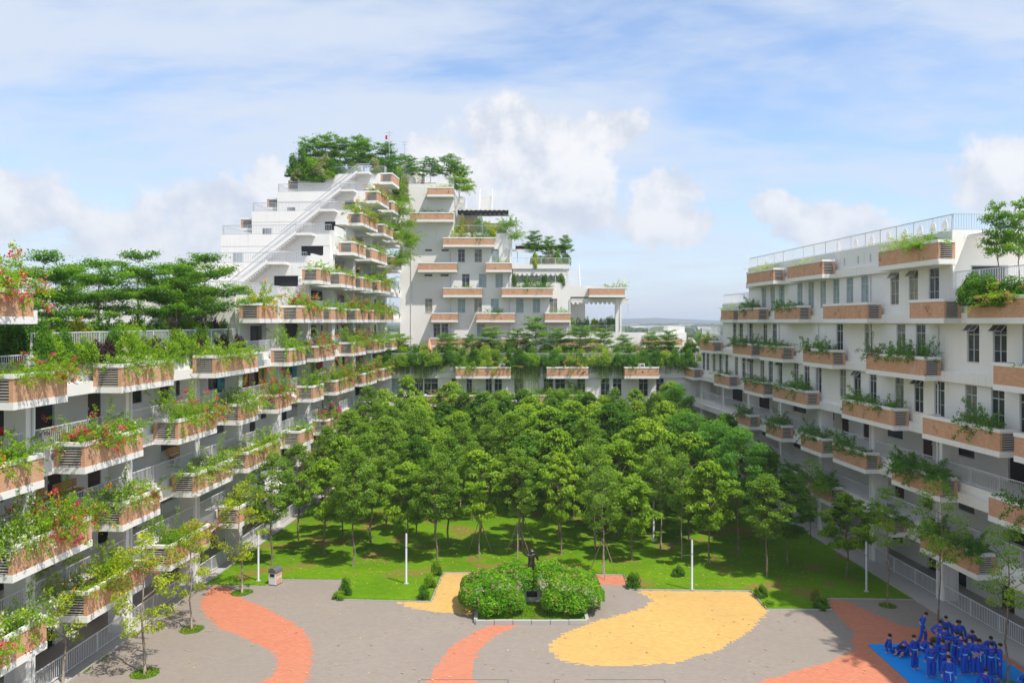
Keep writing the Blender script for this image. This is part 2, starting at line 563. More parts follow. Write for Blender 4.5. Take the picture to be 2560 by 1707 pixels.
def G(px, py, z=0.0):
    """the point at height z that the photograph shows at (px, py)"""
    d = FP * (EYE - z) / (py - HZ)
    return Vector(((px - 1280) / FP * d, d, z))


ORD = ['first', 'second', 'third', 'fourth', 'fifth', 'sixth', 'seventh', 'eighth', 'ninth', 'tenth', 'eleventh', 'twelfth',
       'thirteenth', 'fourteenth', 'fifteenth', 'sixteenth', 'seventeenth', 'eighteenth', 'nineteenth', 'twentieth',
       'twenty-first', 'twenty-second', 'twenty-third', 'twenty-fourth', 'twenty-fifth', 'twenty-sixth', 'twenty-seventh', 'twenty-eighth']

# ------------------------------------------------------------------ ground
GREY, YEL, RED, LAWN = 0, 1, 2, 3


def gp(pts):
    return [tuple(G(x, y)[:2]) for x, y in pts]


P_YA = gp([(987, 1503), (1076, 1504.5), (1108, 1431), (1185, 1431), (1185, 1536), (1130, 1532), (1063, 1526), (1016, 1516)])
P_YB = gp([(1594, 1476), (1632, 1500), (1612, 1517), (1564, 1532), (1510, 1546), (1460, 1562), (1415, 1580), (1374, 1612), (1376, 1626), (1395, 1645),
           (1448, 1661), (1556, 1665), (1687, 1656), (1796, 1624), (1872, 1580), (1905, 1546), (1918, 1524), (1877, 1477)])
P_RL = gp([(531, 1465), (506, 1491), (503, 1512), (511, 1535), (544, 1567), (610, 1595), (675, 1622), (697, 1649), (688, 1675), (653, 1707), (610, 1760),
           (730, 1760), (767, 1707), (781, 1654), (777, 1600), (745, 1562), (675, 1524), (610, 1497), (571, 1469), (560, 1463)])
P_RC = gp([(1240, 1560), (1297, 1561), (1262, 1577), (1230, 1594), (1192, 1632), (1181, 1676), (1186, 1707), (1200, 1760), (1050, 1760), (1067, 1707), (1088, 1665), (1132, 1611), (1197, 1572)])
P_RS = gp([(1470, 1437), (1560, 1438), (1573, 1462), (1470, 1460)])
P_RR = gp([(2069, 1497), (2113, 1499), (2177, 1529), (2248, 1562), (2343, 1577), (2470, 1597), (2544, 1605), (2620, 1640), (2900, 1760), (1760, 1760), (1888, 1707), (1960, 1684), (2011, 1669),
           (2070, 1654), (2123, 1628), (2138, 1608), (2126, 1595), (2139, 1581), (2085, 1526)])
P_LAWN = gp([(440, 1463), (665, 1466.5), (672, 1460), (703, 1450), (861, 1451.5), (840, 1499), (985, 1503), (1076, 1504.5), (1108, 1431), (1560, 1438), (1573, 1474),
             (1877, 1477.5), (1918, 1524), (2079, 1524.5), (2069, 1496.5), (2420, 1501.5), (1800, 1130), (1000, 1130)])


def inside(poly, X, Y):
    r = np.zeros(X.shape, bool)
    n = len(poly)
    for i in range(n):
        x1, y1 = poly[i]; x2, y2 = poly[(i + 1) % n]
        c = ((y1 > Y) != (y2 > Y)) & (X < (x2 - x1) * (Y - y1) / (y2 - y1 + 1e-12) + x1)
        r ^= c
    return r


CW, CH = 0.24, 0.12
gx = np.arange(-30, 36, CW); gy = np.arange(26.4, 54, CH)
cx, cy = np.meshgrid(gx + CW / 2, gy + CH / 2)
reg = np.zeros(cx.shape, int)
jx = cx + (np.random.RandomState(3).rand(*cx.shape) - .5) * 0.22
jy = cy + (np.random.RandomState(4).rand(*cx.shape) - .5) * 0.20
for pl, k in ((P_YA, YEL), (P_YB, YEL), (P_RL, RED), (P_RC, RED), (P_RS, RED), (P_RR, RED)):
    reg[inside(pl, jx, jy)] = k
for nm, k, mm in (('paving_grey', GREY, 'grey pavers'), ('paving_yellow', YEL, 'yellow pavers'), ('paving_red', RED, 'red pavers')):
    ii, jj = np.nonzero(reg == k)
    x0 = gx[jj]; y0 = gy[ii]
    z = np.zeros_like(x0)
    V = np.stack([np.stack([x0, y0, z], 1), np.stack([x0 + CW, y0, z], 1), np.stack([x0 + CW, y0 + CH, z], 1), np.stack([x0, y0 + CH, z], 1)], 1).reshape(-1, 3)
    me = fast_mesh(nm, V, np.arange(len(V)).reshape(-1, 4), [mm])
    add(nm, me, kind='structure', label={GREY: 'grey concrete block paving of the courtyard', YEL: 'yellow block paving in curved shapes', RED: 'red block paving in winding bands'}[k])


def ngon_sheet(name, poly, z, m, **kw):
    me = bpy.data.meshes.new(name)
    me.from_pydata([(x, y, z) for x, y in poly], [], [list(range(len(poly)))])
    me.materials.append(MATS[m]); me.update()
    return add(name, me, **kw)


ngon_sheet('lawn', P_LAWN, 0.035, 'lawn', kind='structure', label='mown green lawn of the courtyard under the grove')
# wide ground round the place, out to the horizon
b = MB()
b.box(-9000, 9000, -300, 12000, -0.7, -0.06, 'far land')
add('ground', b.mesh('ground'), kind='structure', label='low green country reaching to the horizon')

# concrete edging along the lawn
edge = gp([(440, 1463), (665, 1466.5), (672, 1460), (703, 1450), (861, 1451.5), (840, 1499), (985, 1503), (1076, 1504.5), (1108, 1431), (1560, 1438), (1573, 1474), (1877, 1477.5), (1918, 1524), (2079, 1524.5), (2069, 1496.5), (2420, 1501.5)])
kerb_root = add('lawn_kerb', None, loc=(0, 44, 0), kind='structure', label='thin pale concrete edging between lawn and paving')
for (xa, ya), (xb, yb) in zip(edge[:-1], edge[1:]):
    L = math.hypot(xb - xa, yb - ya)
    add('kerb_stone', boxdata(L, 0.05, 0.10, 'concrete'), kerb_root, loc=((xa + xb) / 2, (ya + yb) / 2 - 44, 0.02), rot=(0, 0, math.atan2(yb - ya, xb - xa)))

# ------------------------------------------------------------------ building frames
H1 = 3.45
SL = 0.8                                   # outer face of the slab edge


def zb(n): return H1 * n - 0.35           # underside of the slab edge of level n
def FL(n): return 0.12 if n == 0 else zb(n) + 1.10
def TT(n): return zb(n) + 2.05            # top of the parapet where level n is a roof


class Frame:
    def __init__(s, loc, ang, side, label, balusters=0):
        s.root = add('terraced_building', None, loc=loc, rot=(0, 0, ang), label=label, category='building', group='terraced buildings round the courtyard')
        s.side = side
        s.M = Matrix.Translation(loc) @ Matrix.Rotation(ang, 4, 'Z')
        s.bal = balusters
        s.slats = 280
    def box(s, mb, o0, o1, s0, s1, z0, z1, m):
        mb.box(s.side * o0, s.side * o1, s0, s1, z0, z1, m)
    def part(s, name, mb, parent=None, **kw):
        return add(name, mb.mesh(name), parent or s.root, **kw)
    def W(s, o, t, z):
        return s.M @ Vector((s.side * o, t, z))
    def yaw(s):
        return s.M.to_euler().z


AL, AR = 0.078, 0.065
left = Frame((-24.64, 0, 0), -math.atan(AL), 1, 'long white wing with open galleries, brick planters and a stepped stair tower, in sunlight', 300)
right = Frame((29.5, 0, 0), math.atan(AR), -1, 'long white wing in shade with tall casement windows above two open gallery floors', 300)
back = Frame((0, 95.0, 0), -math.pi / 2, 1, 'low white wing closing the courtyard behind the grove with a planted roof garden')
mid = Frame((0, 106.0, 0), -math.pi / 2, 1, 'tall white stepped block with brick bands and awnings behind the roof garden')
KL = math.sqrt(1 + AL * AL); KR = math.sqrt(1 + AR * AR)


def lpx(px, o):   # s along the left wing where the line at offset o crosses photo column px
    r = (px - 1280) / FP
    return (24.64 - o) / (AL - r) * KL


def rpx(px, o):
    r = (px - 1280) / FP
    return (29.5 - o) / (r + AR) * KR


def railing(fr, s0, s1, o, z, h=1.0, name='railing', single=False, mcol='white paint', gap=0.13):
    L = s1 - s0
    b = MB()
    b.box(-0.025, 0.025, 0, L, h - 0.05, h, mcol)
    b.box(-0.02, 0.02, 0, L, 0.06, 0.10, mcol)
    n = max(1, round(L / 2.2))
    for i in range(n + 1):
        y = min(max(L * i / n, 0.03), L - 0.03)
        b.box(-0.024, 0.024, y - 0.024, y + 0.024, 0, h - 0.05, mcol)
    k = int(L / gap)
    own = single and fr.bal >= k - 1
    if not own:
        for i in range(1, k):
            y = L * i / k
            b.box(-0.009, 0.009, y - 0.0125, y + 0.0125, 0.10, h - 0.05, mcol)
    r = fr.part(name, b, loc=(fr.side * o, s0, z))
    if own:
        d = boxdata(0.018, 0.025, h - 0.15, mcol)
        for i in range(1, k):
            add('baluster', d, r, loc=(0, L * i / k, 0.10 + (h - 0.15) / 2))
        fr.bal -= k - 1
    return r


def cross_railing(fr, o0, o1, s, z, h=1.0, gap=0.16, mcol='grey paint'):
    b = MB()
    L = o1 - o0
    x = lambda a: fr.side * a
    b.box(x(0), x(L), -0.025, 0.025, h - 0.05, h, mcol)
    b.box(x(0), x(L), -0.02, 0.02, 0.06, 0.10, mcol)
    k = int(L / gap)
    for i in range(k + 1):
        t = x(L * i / k)
        w = 0.024 if i % 16 == 0 else 0.012
        b.box(t - w, t + w, -0.01, 0.01, 0.0 if i % 16 == 0 else 0.1, h - 0.05, mcol)
    return fr.part('railing', b, loc=(x(o0), s, z))


rnd = random.Random(11)


def planter(fr, n, s0, s1, o0=SL, o1=2.3, louvre='near', zoff=0.0, hscale=1.0):
    """brick planter on the slab edge of level n; s0 is the end towards the camera"""
    z0 = zb(n) + zoff
    S = fr.side
    b = MB()
    fr.box(b, o0, o1, s0, s1, z0, z0 + 0.30, 'white plaster')
    t = 0.16
    zc0, zc1 = z0 + 1.26 * hscale, z0 + 1.44 * hscale
    fr.box(b, o1 - t, o1 + 0.012, s0 - 0.012, s1 + 0.012, zc0, zc1, 'white plaster')
    fr.box(b, o0, o1 - t, s0 - 0.012, s0 + t, zc0, zc1, 'white plaster')
    fr.box(b, o0, o1 - t, s1 - t, s1 + 0.012, zc0, zc1, 'white plaster')
    p = fr.part('planter_box', b)
    def sub(name, *a):
        q = MB(); fr.box(q, *a); return fr.part(name, q, p)
    sub('brick_panel', o1 - 0.12, o1 - 0.02, s0 + 0.13, s1 - 0.13, z0 + 0.30, zc0, 'brick')
    w = o1 - o0
    for at, kind in ((s0, louvre == 'near'), (s1, louvre == 'far')):
        a0, a1 = (at + 0.02, at + 0.12) if at == s0 else (at - 0.12, at - 0.02)
        if not kind:
            sub('brick_panel', o0, o1 - 0.02, a0, a1, z0 + 0.30, zc0, 'brick')
            continue
        ja, jb = 0.16 * w, 0.12 * w + 0.03
        sub('brick_panel', o0, o0 + ja, a0, a1, z0 + 0.30, zc0, 'brick')
        sub('brick_panel', o1 - jb, o1 - 0.02, a0, a1, z0 + 0.30, zc0, 'brick')
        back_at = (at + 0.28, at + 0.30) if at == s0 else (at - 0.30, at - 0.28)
        sub('louvre_shade', o0 + ja, o1 - jb, *back_at, z0 + 0.30, zc0, 'dark interior')  # dark sheet painted in for the shade behind the slats
        sw = w - ja - jb
        N = 8
        if fr.slats >= N:
            d = boxdata(sw, 0.07, 0.045, 'slat grey')
            for i in range(N):
                add('slat', d, p, loc=(S * (o0 + ja + sw / 2), at + (0.06 if at == s0 else -0.06), z0 + 0.36 + i * 0.12 * hscale), rot=(0.25, 0, 0))
            fr.slats -= N
        else:
            q = MB()
            for i in range(N):
                fr.box(q, o0 + ja, o1 - jb, at + (0.03 if at == s0 else -0.10), at + (0.10 if at == s0 else -0.03), z0 + 0.335 + i * 0.12 * hscale, z0 + 0.38 + i * 0.12 * hscale, 'slat grey')
            fr.part('slat', q, p, kind='stuff')
    sub('planter_soil', o0, o1 - 0.13, s0 + 0.31, s1 - 0.14, z0 + 0.30, z0 + 1.18 * hscale, 'soil')
    return p


def wall_open(fr, name, o0, o1, s0, s1, z0, z1, ops, m, across=False):
    """a wall with real openings; ops = (a, b, c, d) in s and z. across: the wall runs along o instead"""
    b = MB()
    def bx(a, c, e, f):
        if c - a < 1e-3 or f - e < 1e-3: return
        if across: fr.box(b, a, c, o0, o1, e, f, m)
        else: fr.box(b, o0, o1, a, c, e, f, m)
    cur = s0
    for a, c, e, f in sorted(ops):
        bx(cur, a, z0, z1)
        bx(a, c, z0, e)
        bx(a, c, f, z1)
        cur = c
    bx(cur, s1, z0, z1)
    return fr.part(name, b)


def window(fr, a, c, z0, z1, o, glass='dark glass', bars=True, across=False, fm='grey paint', openlight=False, name='window'):
    """casement window in a wall whose outer face is at o; frame set back 6 cm, glass 9 cm"""
    b = MB()
    w = c - a; h = z1 - z0; t = 0.055
    oo = o - 0.06
    def fb(x0, x1, y0, y1, d=0.05):
        if across: fr.box(b, x0, x1, oo, oo + d, y0, y1, fm)
        else: fr.box(b, oo - d, oo, x0, x1, y0, y1, fm)
    fb(a, a + t, z0, z1); fb(c - t, c, z0, z1)
    fb(a + t, c - t, z0, z0 + t); fb(a + t, c - t, z1 - t, z1)
    cells = []
    if bars and h > 1.0:
        zt = z0 + h * 0.74
        m_ = (a + c) / 2
        fb(m_ - 0.035, m_ + 0.035, z0 + t, zt - 0.03, 0.06)
        fb(m_ - 0.02, m_ + 0.02, zt + 0.03, z1 - t)
        fb(a + t, c - t, zt - 0.03, zt + 0.03, 0.055)
        zm = z0 + h * 0.34
        fb(a + t, m_ - 0.035, zm - 0.015, zm + 0.015, 0.045)
        fb(m_ + 0.035, c - t, zm - 0.015, zm + 0.015, 0.045)
        for x0, x1 in ((a + t, m_ - 0.02), (m_ + 0.02, c - t)):
            cells.append((x0, x1, z0 + t, zt - 0.03)); cells.append((x0, x1, zt + 0.03, z1 - t))
    else:
        cells.append((a + t, c - t, z0 + t, z1 - t))
    # sill
    if across: fr.box(b, a - 0.05, c + 0.05, o - 0.05, o - 0.002, z0 - 0.06, z0, 'white plaster')
    else: fr.box(b, o - 0.05, o + 0.05, a - 0.0, c + 0.0, z0 - 0.0, z0 + 0.03, 'white plaster')
    r = fr.part(name, b)
    for x0, x1, y0, y1 in cells:
        if across:
            add('pane', boxdata(x1 - x0, 0.02, y1 - y0, glass), r, loc=(fr.side * (x0 + x1) / 2, oo + 0.04, (y0 + y1) / 2))
        else:
            add('pane', boxdata(0.02, x1 - x0, y1 - y0, glass), r, loc=(fr.side * (oo - 0.04), (x0 + x1) / 2, (y0 + y1) / 2))
    if openlight and not across:
        q = MB()
        zt = z0 + h * 0.76; ln = z1 - zt - 0.04
        m_ = (a + c) / 2
        for x0, x1 in ((a + 0.02, a + 0.06), (m_ - 0.02, m_ + 0.02), (c - 0.06, c - 0.02)):
            q.box(-0.015, 0.015, x0, x1, -ln, 0, fm)
        for y0, y1 in ((-ln, -ln + 0.04), (-0.04, 0)):
            q.box(-0.013, 0.013, a + 0.02, c - 0.02, y0, y1, fm)
        q.box(-0.004, 0.004, a + 0.06, c - 0.06, -ln + 0.04, -0.04, glass)
        fr.part('top_sash', q, r, loc=(fr.side * (o - 0.01), 0, z1 - 0.02), rot=(0, fr.side * -0.75, 0))
    return r


def slab(fr, n, s0, s1, roof=False, depth=11.1, inner=-2.6):
    b = MB()
    z = zb(n)
    fr.box(b, 0.55, SL, s0, s1, z, z + 0.60, 'white plaster')
    if roof:
        fr.box(b, inner, 0.25, s0, s1, z, TT(n) - 0.35, 'white plaster')
        fr.box(b, 0.25, 0.55, s0, s1, z, TT(n), 'stained plaster')
    else:
        fr.box(b, inner, 0.55, s0, s1, z, z + 1.10, 'white plaster')
    return fr.part('floor_slab', b)


def gallery(fr, k, s0, s1, cols, rng, doors=True, glass='dark glass', rail=True):
    """open gallery storey: back wall, doors and windows, piers, railings, pipes"""
    z0, z1 = FL(k), zb(k + 1)
    if k == 0: z1 = zb(1)
    cs = [c for c in cols if s0 - 0.6 <= c <= s1 + 0.6]
    ops = []; wins = []
    edges = [s0] + [c for c in cs if s0 + 1 < c < s1 - 1] + [s1]
    for a, c in zip(edges[:-1], edges[1:]):
        L = c - a
        if L < 3: continue
        pick = rng.random()
        if pick < 0.35:
            x = a + L * 0.12
            wins.append((x, x + L * 0.36, z0 + 0.75, z1 - 0.22, 'w')); wins.append((x + L * 0.55, x + L * 0.55 + 1.1, z0, z1 - 0.3, 'd'))
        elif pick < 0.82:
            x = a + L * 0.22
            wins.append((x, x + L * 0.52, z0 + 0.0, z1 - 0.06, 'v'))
        else:
            wins.append((a + L * 0.10, a + L * 0.10 + 1.2, z0, z1 - 0.3, 'd')); wins.append((a + L * 0.42, a + L * 0.82, z0 + 0.8, z1 - 0.25, 'w'))
    wall_open(fr, 'wall', -2.6, -2.4, s0, s1, z0 - 0.02 if k == 0 else z0, z1, [w[:4] for w in wins], 'grey plaster')
    for a, c, e, f, ty in wins:
        if ty == 'w':
            window(fr, a, c, e, f, -2.4, glass, bars=False)
        elif ty == 'd':
            q = MB(); fr.box(q, -2.52, -2.47, a, c, e, f, 'brown door')
            d = fr.part('door', q)
            q = MB(); fr.box(q, -2.47, -2.43, a + 0.12, a + 0.16, e + 0.95, e + 1.10, 'white paint')
            fr.part('handle', q, d)
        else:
            q = MB(); fr.box(q, -2.58, -2.53, a, c, e, f, 'dark interior')  # flat dark panel painted for the unlit depth of the opening
            fr.part('opening_shade', q)
    for c in cs:
        q = MB()
        fr.box(q, -0.55, 0.48, c - 0.30, c + 0.30, z0, z1, 'white plaster')
        p = fr.part('column', q)
        q = MB()
        q.tube([(fr.side * 0.54, c + 0.06, z0 - 0.9 if k else z0), (fr.side * 0.54, c + 0.06, z1 - 0.25), (fr.side * 0.68, c + 0.06, z1)], [0.05] * 3, 'white paint', 6)
        fr.part('downpipe', q, p)
    if rail:
        pts = [s0] + cs + [s1]
        for a, c in zip(pts[:-1], pts[1:]):
            if c - a < 1.2: continue
            a2 = a + (0.30 if a in cs else 0); c2 = c - (0.30 if c in cs else 0)
            railing(fr, a2, c2, 0.36, z0, 1.0, single=True)


def body(fr, s0, s1, z0, z1, o0=-11.1, o1=-2.6, m='white plaster'):
    b = MB(); fr.box(b, o0, o1, s0, s1, z0, z1, m)
    return fr.part('wall', b)


# ------------------------------------------------------------------ left wing
CL = [26.6, 34.1, 41.7, 49.3, 55.7, 63.2, 70.4, 77.5, 84.9, 92.3, 99.3, 106.8]
DN = {6: 70.2, 7: 77.3, 8: 84.7, 9: 92.1, 10: 99.1}
rL = random.Random(5)
S0, S1 = 22.0, 107.2
for n in (1, 2, 3):
    slab(left, n, S0, S1)
for k in (0, 1, 2, 3):
    e = S1 if k < 4 else S1
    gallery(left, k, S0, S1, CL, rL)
# walkway along the foot
b = MB(); left.box(b, -2.6, 1.0, S0, 95, 0.0, 0.12, 'concrete')
left.part('walkway', b)
tops = [(22.0, 34.1, 5), (34.1, 55.5, 4), (55.5, 70.2, 5), (70.2, 77.3, 6), (77.3, 84.7, 7), (84.7, 92.1, 8), (92.1, 99.1, 9), (99.1, 107.2, 10)]
for a, c, n in tops:
    body(left, a, c, 0.0, TT(n) - 0.30)
    slab(left, n, a, c, roof=True)
    b = MB(); left.box(b, -11.0, 0.24, a, c, TT(n) - 0.30, TT(n) - 0.25, 'soil' if n == 4 else 'dull deck'); left.part('added_deck', b)  # dull layer added to cut bounce onto the walls; soil on the garden
    for k in range(4, n):
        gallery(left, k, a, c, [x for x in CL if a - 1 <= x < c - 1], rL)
        slab(left, k, a, c)
# slab edges that run on past the stepped ends, carrying the first planter of their level
for n, sn in ((6, lpx(775, SL)), (8, 80.6), (9, 87.4), (10, 95.0)):
    b = MB(); left.box(b, -0.3, SL - 0.02, sn, tops[n - 3][0], zb(n), zb(n) + 0.60, 'white plaster')
    left.part('floor_slab', b)
# parapet closing the front of every terrace and the wall that faces the camera at every step
step_at = {5: 55.5, 6: 70.2, 7: 77.3, 8: 84.7, 9: 92.1, 10: 99.1}
for n, D in step_at.items():
    zlo = TT(n - 1) - 0.35
    zo = zb(n) + (0.88 if n not in (5, 10) else 0.0)
    b = MB(); left.box(b, -11.1, 0.25, D - 0.24, D, zo, TT(n), 'white plaster')
    left.part('parapet', b)
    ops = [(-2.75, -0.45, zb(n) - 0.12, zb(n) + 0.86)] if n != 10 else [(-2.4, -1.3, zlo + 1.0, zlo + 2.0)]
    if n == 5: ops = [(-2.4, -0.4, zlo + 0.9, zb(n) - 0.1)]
    small = (-9.9, -8.8, zlo + 1.0, zlo + 1.95) if n != 10 else (-8.6, -7.4, zlo + 0.9, zlo + 1.5)
    ops.append(small)
    wall_open(left, 'wall', D - 0.22, D - 0.0, -11.1, 0.3, zlo, zo, ops, 'white plaster', across=True)
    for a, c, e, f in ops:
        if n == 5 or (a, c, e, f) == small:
            window(left, a, c, e, f, D - 0.16, 'dark glass' if n != 7 else 'curtained glass', bars=False, across=True)
            if (a, c, e, f) == small:
                q = MB()
                for i in range(7):
                    x = a + (c - a) * (i + .5) / 7
                    left.box(q, x - 0.02, x + 0.02, D - 0.235, D - 0.215, e, f, 'white paint')
                left.part('window_bars', q, kind='stuff')
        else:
            q = MB(); left.box(q, a, c, D - 0.07, D - 0.02, e, f, 'dark interior'); left.part('opening_shade', q)  # dark panel in the hole, painted for the shade behind it
# railings of the terraces
for (a, c, n) in tops:
    z = TT(n)
    if n == 4:
        for x0, x1 in ((34.2, 41.7), (41.7, 49.3), (49.3, 55.4)):
            railing(left, x0, x1, 0.40, z, 1.0)
    elif n == 5 and a < 30:
        pass
    elif n == 5:
        cross_railing(left, -11.0, 0.35, a - 0.12, z)
        railing(left, a, 63.0, 0.40, z); railing(left, 63.0, c, 0.40, z)
    elif n < 10:
        cross_railing(left, -11.0, 0.35, a - 0.12, z)
        b = MB(); left.box(b, 0.3, 0.5, a + 1.0, c, z, z + 0.95, 'white plaster'); left.part('parapet', b)
        railing(left, a, c, -11.0, z)
    else:
        cross_railing(left, -11.0, 0.35, a - 0.12, z)
        railing(left, a, c, 0.4, z)
        railing(left, a, c, -11.0, z)
# stairs from terrace to terrace
for n in (6, 7, 8, 9, 10):
    D = DN[n]; zt = TT(n); zl = TT(n - 1) if n > 5 else TT(5)
    N = 20; o_a, o_b = -7.3, -2.85
    rise = (zt - zl) / N; run = (o_b - o_a) / N
    y0, y1 = D - 1.50, D - 0.27
    b = MB()
    for i in range(N):
        x0 = o_a + i * run
        left.box(b, x0, x0 + run + 0.02, y0 + 0.06, y1, zl + i * rise - 0.14, zl + (i + 1) * rise, 'white plaster')
    left.box(b, o_b, -1.25, y0, y1, zt - 0.22, zt, 'white plaster')
    st = left.part('staircase', b)
    b = MB()
    b.prism([((o_a, zl - 0.05), (o_a, zl + 0.42)), ((o_b, zt - 0.12), (o_b, zt + 0.22)), ((o_b + 0.02, zt - 0.20), (o_b + 0.02, zt + 0.2))], y0, y0 + 0.05, 'white plaster')
    left.part('stringer', b, st)
    for yy in (y0 + 0.03, y1 - 0.05):
        b = MB()
        b.bar((o_a, yy, zl + 1.0), (o_b, yy, zt + 1.0), 0.06, 0.06, 'grey paint')
        b.bar((o_b, yy, zt + 1.0), (-1.25, yy, zt + 1.0), 0.05, 0.05, 'white paint')
        if yy < D - 1:
            for i in range(26):
                x = o_a + (o_b - o_a) * i / 25; zz = zl + (zt - zl) * i / 25
                b.box(x - 0.012, x + 0.012, yy - 0.01, yy + 0.01, zz + 0.1, zz + 0.98, 'white paint')
            for i in range(12):
                x = o_b + (1.6) * i / 11
                b.box(x - 0.012, x + 0.012, yy - 0.01, yy + 0.01, zt, zt + 0.98, 'white paint')
        left.part('handrail', b, st)
# short flight up from the roof garden, and the passage wall behind it
b = MB()
for i in range(18):
    left.box(b, -7.6 + i * 0.26, -7.32 + i * 0.26, 53.9, 55.2, TT(4) - 0.3 + i * 0.19 - 0.15, TT(4) - 0.3 + (i + 1) * 0.19, 'white plaster')
st = left.part('staircase', b)
b = MB()
b.bar((-7.6, 53.9, 16.2), (-2.9, 53.9, 19.7), 0.05, 0.05, 'white paint')
b.prism([((-7.6, 14.9), (-7.6, 15.4)), ((-2.9, 18.4), (-2.9, 18.95))], 53.82, 53.89, 'white plaster')
for i in range(34):
    x = -7.6 + 4.7 * i / 33; zz = 15.2 + 3.5 * i / 33
    b.box(x - 0.012, x + 0.012, 53.89, 53.91, zz, zz + 1.0, 'white paint')
left.part('handrail', b, st)
# far-side planters seen past the stepped end
for n in (6, 8, 9, 10):
    D = tops[n - 3][0]
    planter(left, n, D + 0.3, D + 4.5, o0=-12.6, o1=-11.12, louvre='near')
# wall behind the garden: blocks farther left, part of the same wing
body(left, 56.5, 70, 0, TT(5) - 0.2, o0=-24, o1=-11.12)
b = MB(); left.box(b, -24, -11.12, 56.2, 56.5, zb(5) + 0.1, TT(5), 'white plaster'); left.part('parapet', b)
cross_railing(left, -24, -11.1, 56.3, TT(5))
b = MB(); left.box(b, -20, -12, 56.40, 56.48, 13.8, 16.6, 'dark interior'); left.part('opening_shade', b)  # dark sheet painted for the shade of the covered passage
# roof gear on the tower
b = MB()
left.box(b, -1.5, 2.2, 108, 111, 30, 37.6, 'white plaster')
b.prism([((0.0, 37.6), (0.0, 38.0)), ((1.6, 37.6), (1.6, 40.2)), ((1.8, 37.6), (1.8, 40.4))], 108, 108.3, 'white plaster')
left.part('roof_room', b)

PL = []     # planters with what grows in them: frame, level, s0, s1, o0, o1, plants


def LP(n, pc, pf, plants='', o1=2.3):
    s0 = lpx(pc, o1) if pc is not None else 24.0
    s1 = lpx(pf, o1)
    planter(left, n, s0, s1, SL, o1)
    PL.append((left, n, s0, s1, SL, o1, plants))


for row in [
    (5, None, 93, 'OGP'), (5, 651, 697, 'Y'), (5, 748, 811, 'PG'), (5, 829, 868, 'G'), (5, 894, 921, 'P-'), (5, 932, 952, 'OG'), (5, 965, 985, 'RG'),
    (4, 41, 176, 'GGP'), (4, 309, 439.5, 'WGG'), (4, 541.5, 648, 'GWG'), (4, 725, 765.5, 'G'), (4, 793, 838, 'MP'), (4, 884, 916, 'GP'), (4, 936.5, 964, 'WG'), (4, 981, 1001, 'G'),
    (3, None, 118, 'YYG'), (3, 218, 363, 'PWG'), (3, 450, 545.6, 'GP'), (3, 604, 648, 'WG'), (3, 696.6, 731, 'P'), (3, 785, 811, 'G'), (3, 841, 887, 'OP'), (3, 910, 943, 'OM'), (3, 959, 982, 'OG'),
    (2, 39.5, 237, 'WPO'), (2, 311.6, 405, 'WR'), (2, 492.5, 585, 'WW'), (2, 622, 703, 'OG'), (2, 751, 786, 'G'), (2, 822, 860, 'M'),
    (1, None, 125, 'PPW'), (1, 224.5, 367, 'OGP'), (1, 430, 529, 'GYM'), (1, 600, 648, 'O'), (1, 794, 811, 'P'),
    (6, 797.6, 828, 'G'), (6, 854, 890.6, 'O'), (6, 906, 932, 'G'), (6, 948, 978, 'OG'),
    (7, 883.5, 916, 'R'), (7, 930, 969, 'G'), (7, 981.5, 1005, 'G'),
    (8, 906.7, 945, 'OR'), (8, 961, 984, 'G'), (8, 998, 1012, 'GG'),
    (9, 946, 973, 'PG'), (9, 983, 1003, 'G'), (10, 981.5, 999, '')]:
    LP(*row)

# ------------------------------------------------------------------ right wing
CR = [31.0, 38.7, 46.4, 54.1, 62.0, 69.7, 77.4, 85.0, 92.7]
rR = random.Random(8)
topsR = [(24.0, 45.3, 5), (45.3, 77.2, 6), (77.2, 84.9, 5), (84.9, 92.5, 4), (92.5, 95.4, 3)]
RO = 0.50
WINS = {5: [(425, 455), (487, 520), (557, 590), (685, 722), (765, 806), (852, 895), (945, 993), (1045, 1095), (1152, 1208), (1368, 1430), (1503, 1570), (1650, 1725)],
        4: [(215, 232), (262, 280), (330, 355), (433, 463), (500, 533), (973, 1018), (1177, 1232), (1413, 1478), (1555, 1625), (1930, 2020), (2120, 2222), (2340, 2440), (2600, 2720)],
        3: [(-70, -58), (-40, -28), (-10, 4), (20, 34), (62, 82), (110, 130), (155, 175), (225, 248), (277, 303), (333, 358), (412, 440), (472, 503), (540, 573), (657, 692), (735, 773), (820, 862), (995, 1040), (1097, 1150),
            (1210, 1265), (1400, 1465), (1540, 1610), (1690, 1765), (1915, 2003), (2105, 2205), (2315, 2420), (2560, 2680)]}
OPENL = {5: (9, 10), 4: (9, 10), 3: (2, 9, 12, 17, 20)}
GL = {5: ['curtained glass'] * 9 + ['sheer glass', 'sheer glass', 'dark glass'], 4: ['dark glass'] * 5 + ['dark glass', 'sheer glass', 'sheer glass', 'dark glass'] + ['dark glass'] * 6}
END = {0: 95.4, 1: 95.4, 2: 95.4, 3: 92.5, 4: 84.9, 5: 77.2}
BEG = {5: 45.3}
body(right, 24, 45.3, 0.0, TT(5) - 0.3, o1=-2.6)
for a, c, n in topsR[1:]:
    body(right, a, c, 0.0, TT(n) - 0.3, o1=-2.6)
for a, c, n in topsR:
    slab(right, n, a, c, roof=True)
slab(right, 1, 24, 95.4); slab(right, 2, 24, 95.4); slab(right, 3, 24, 92.5); slab(right, 4, 24, 84.9); slab(right, 5, 45.3, 77.2)
for k in (0, 1, 2):
    gallery(right, k, 24, 95.4 if k < 3 else 92.5, CR, rR)
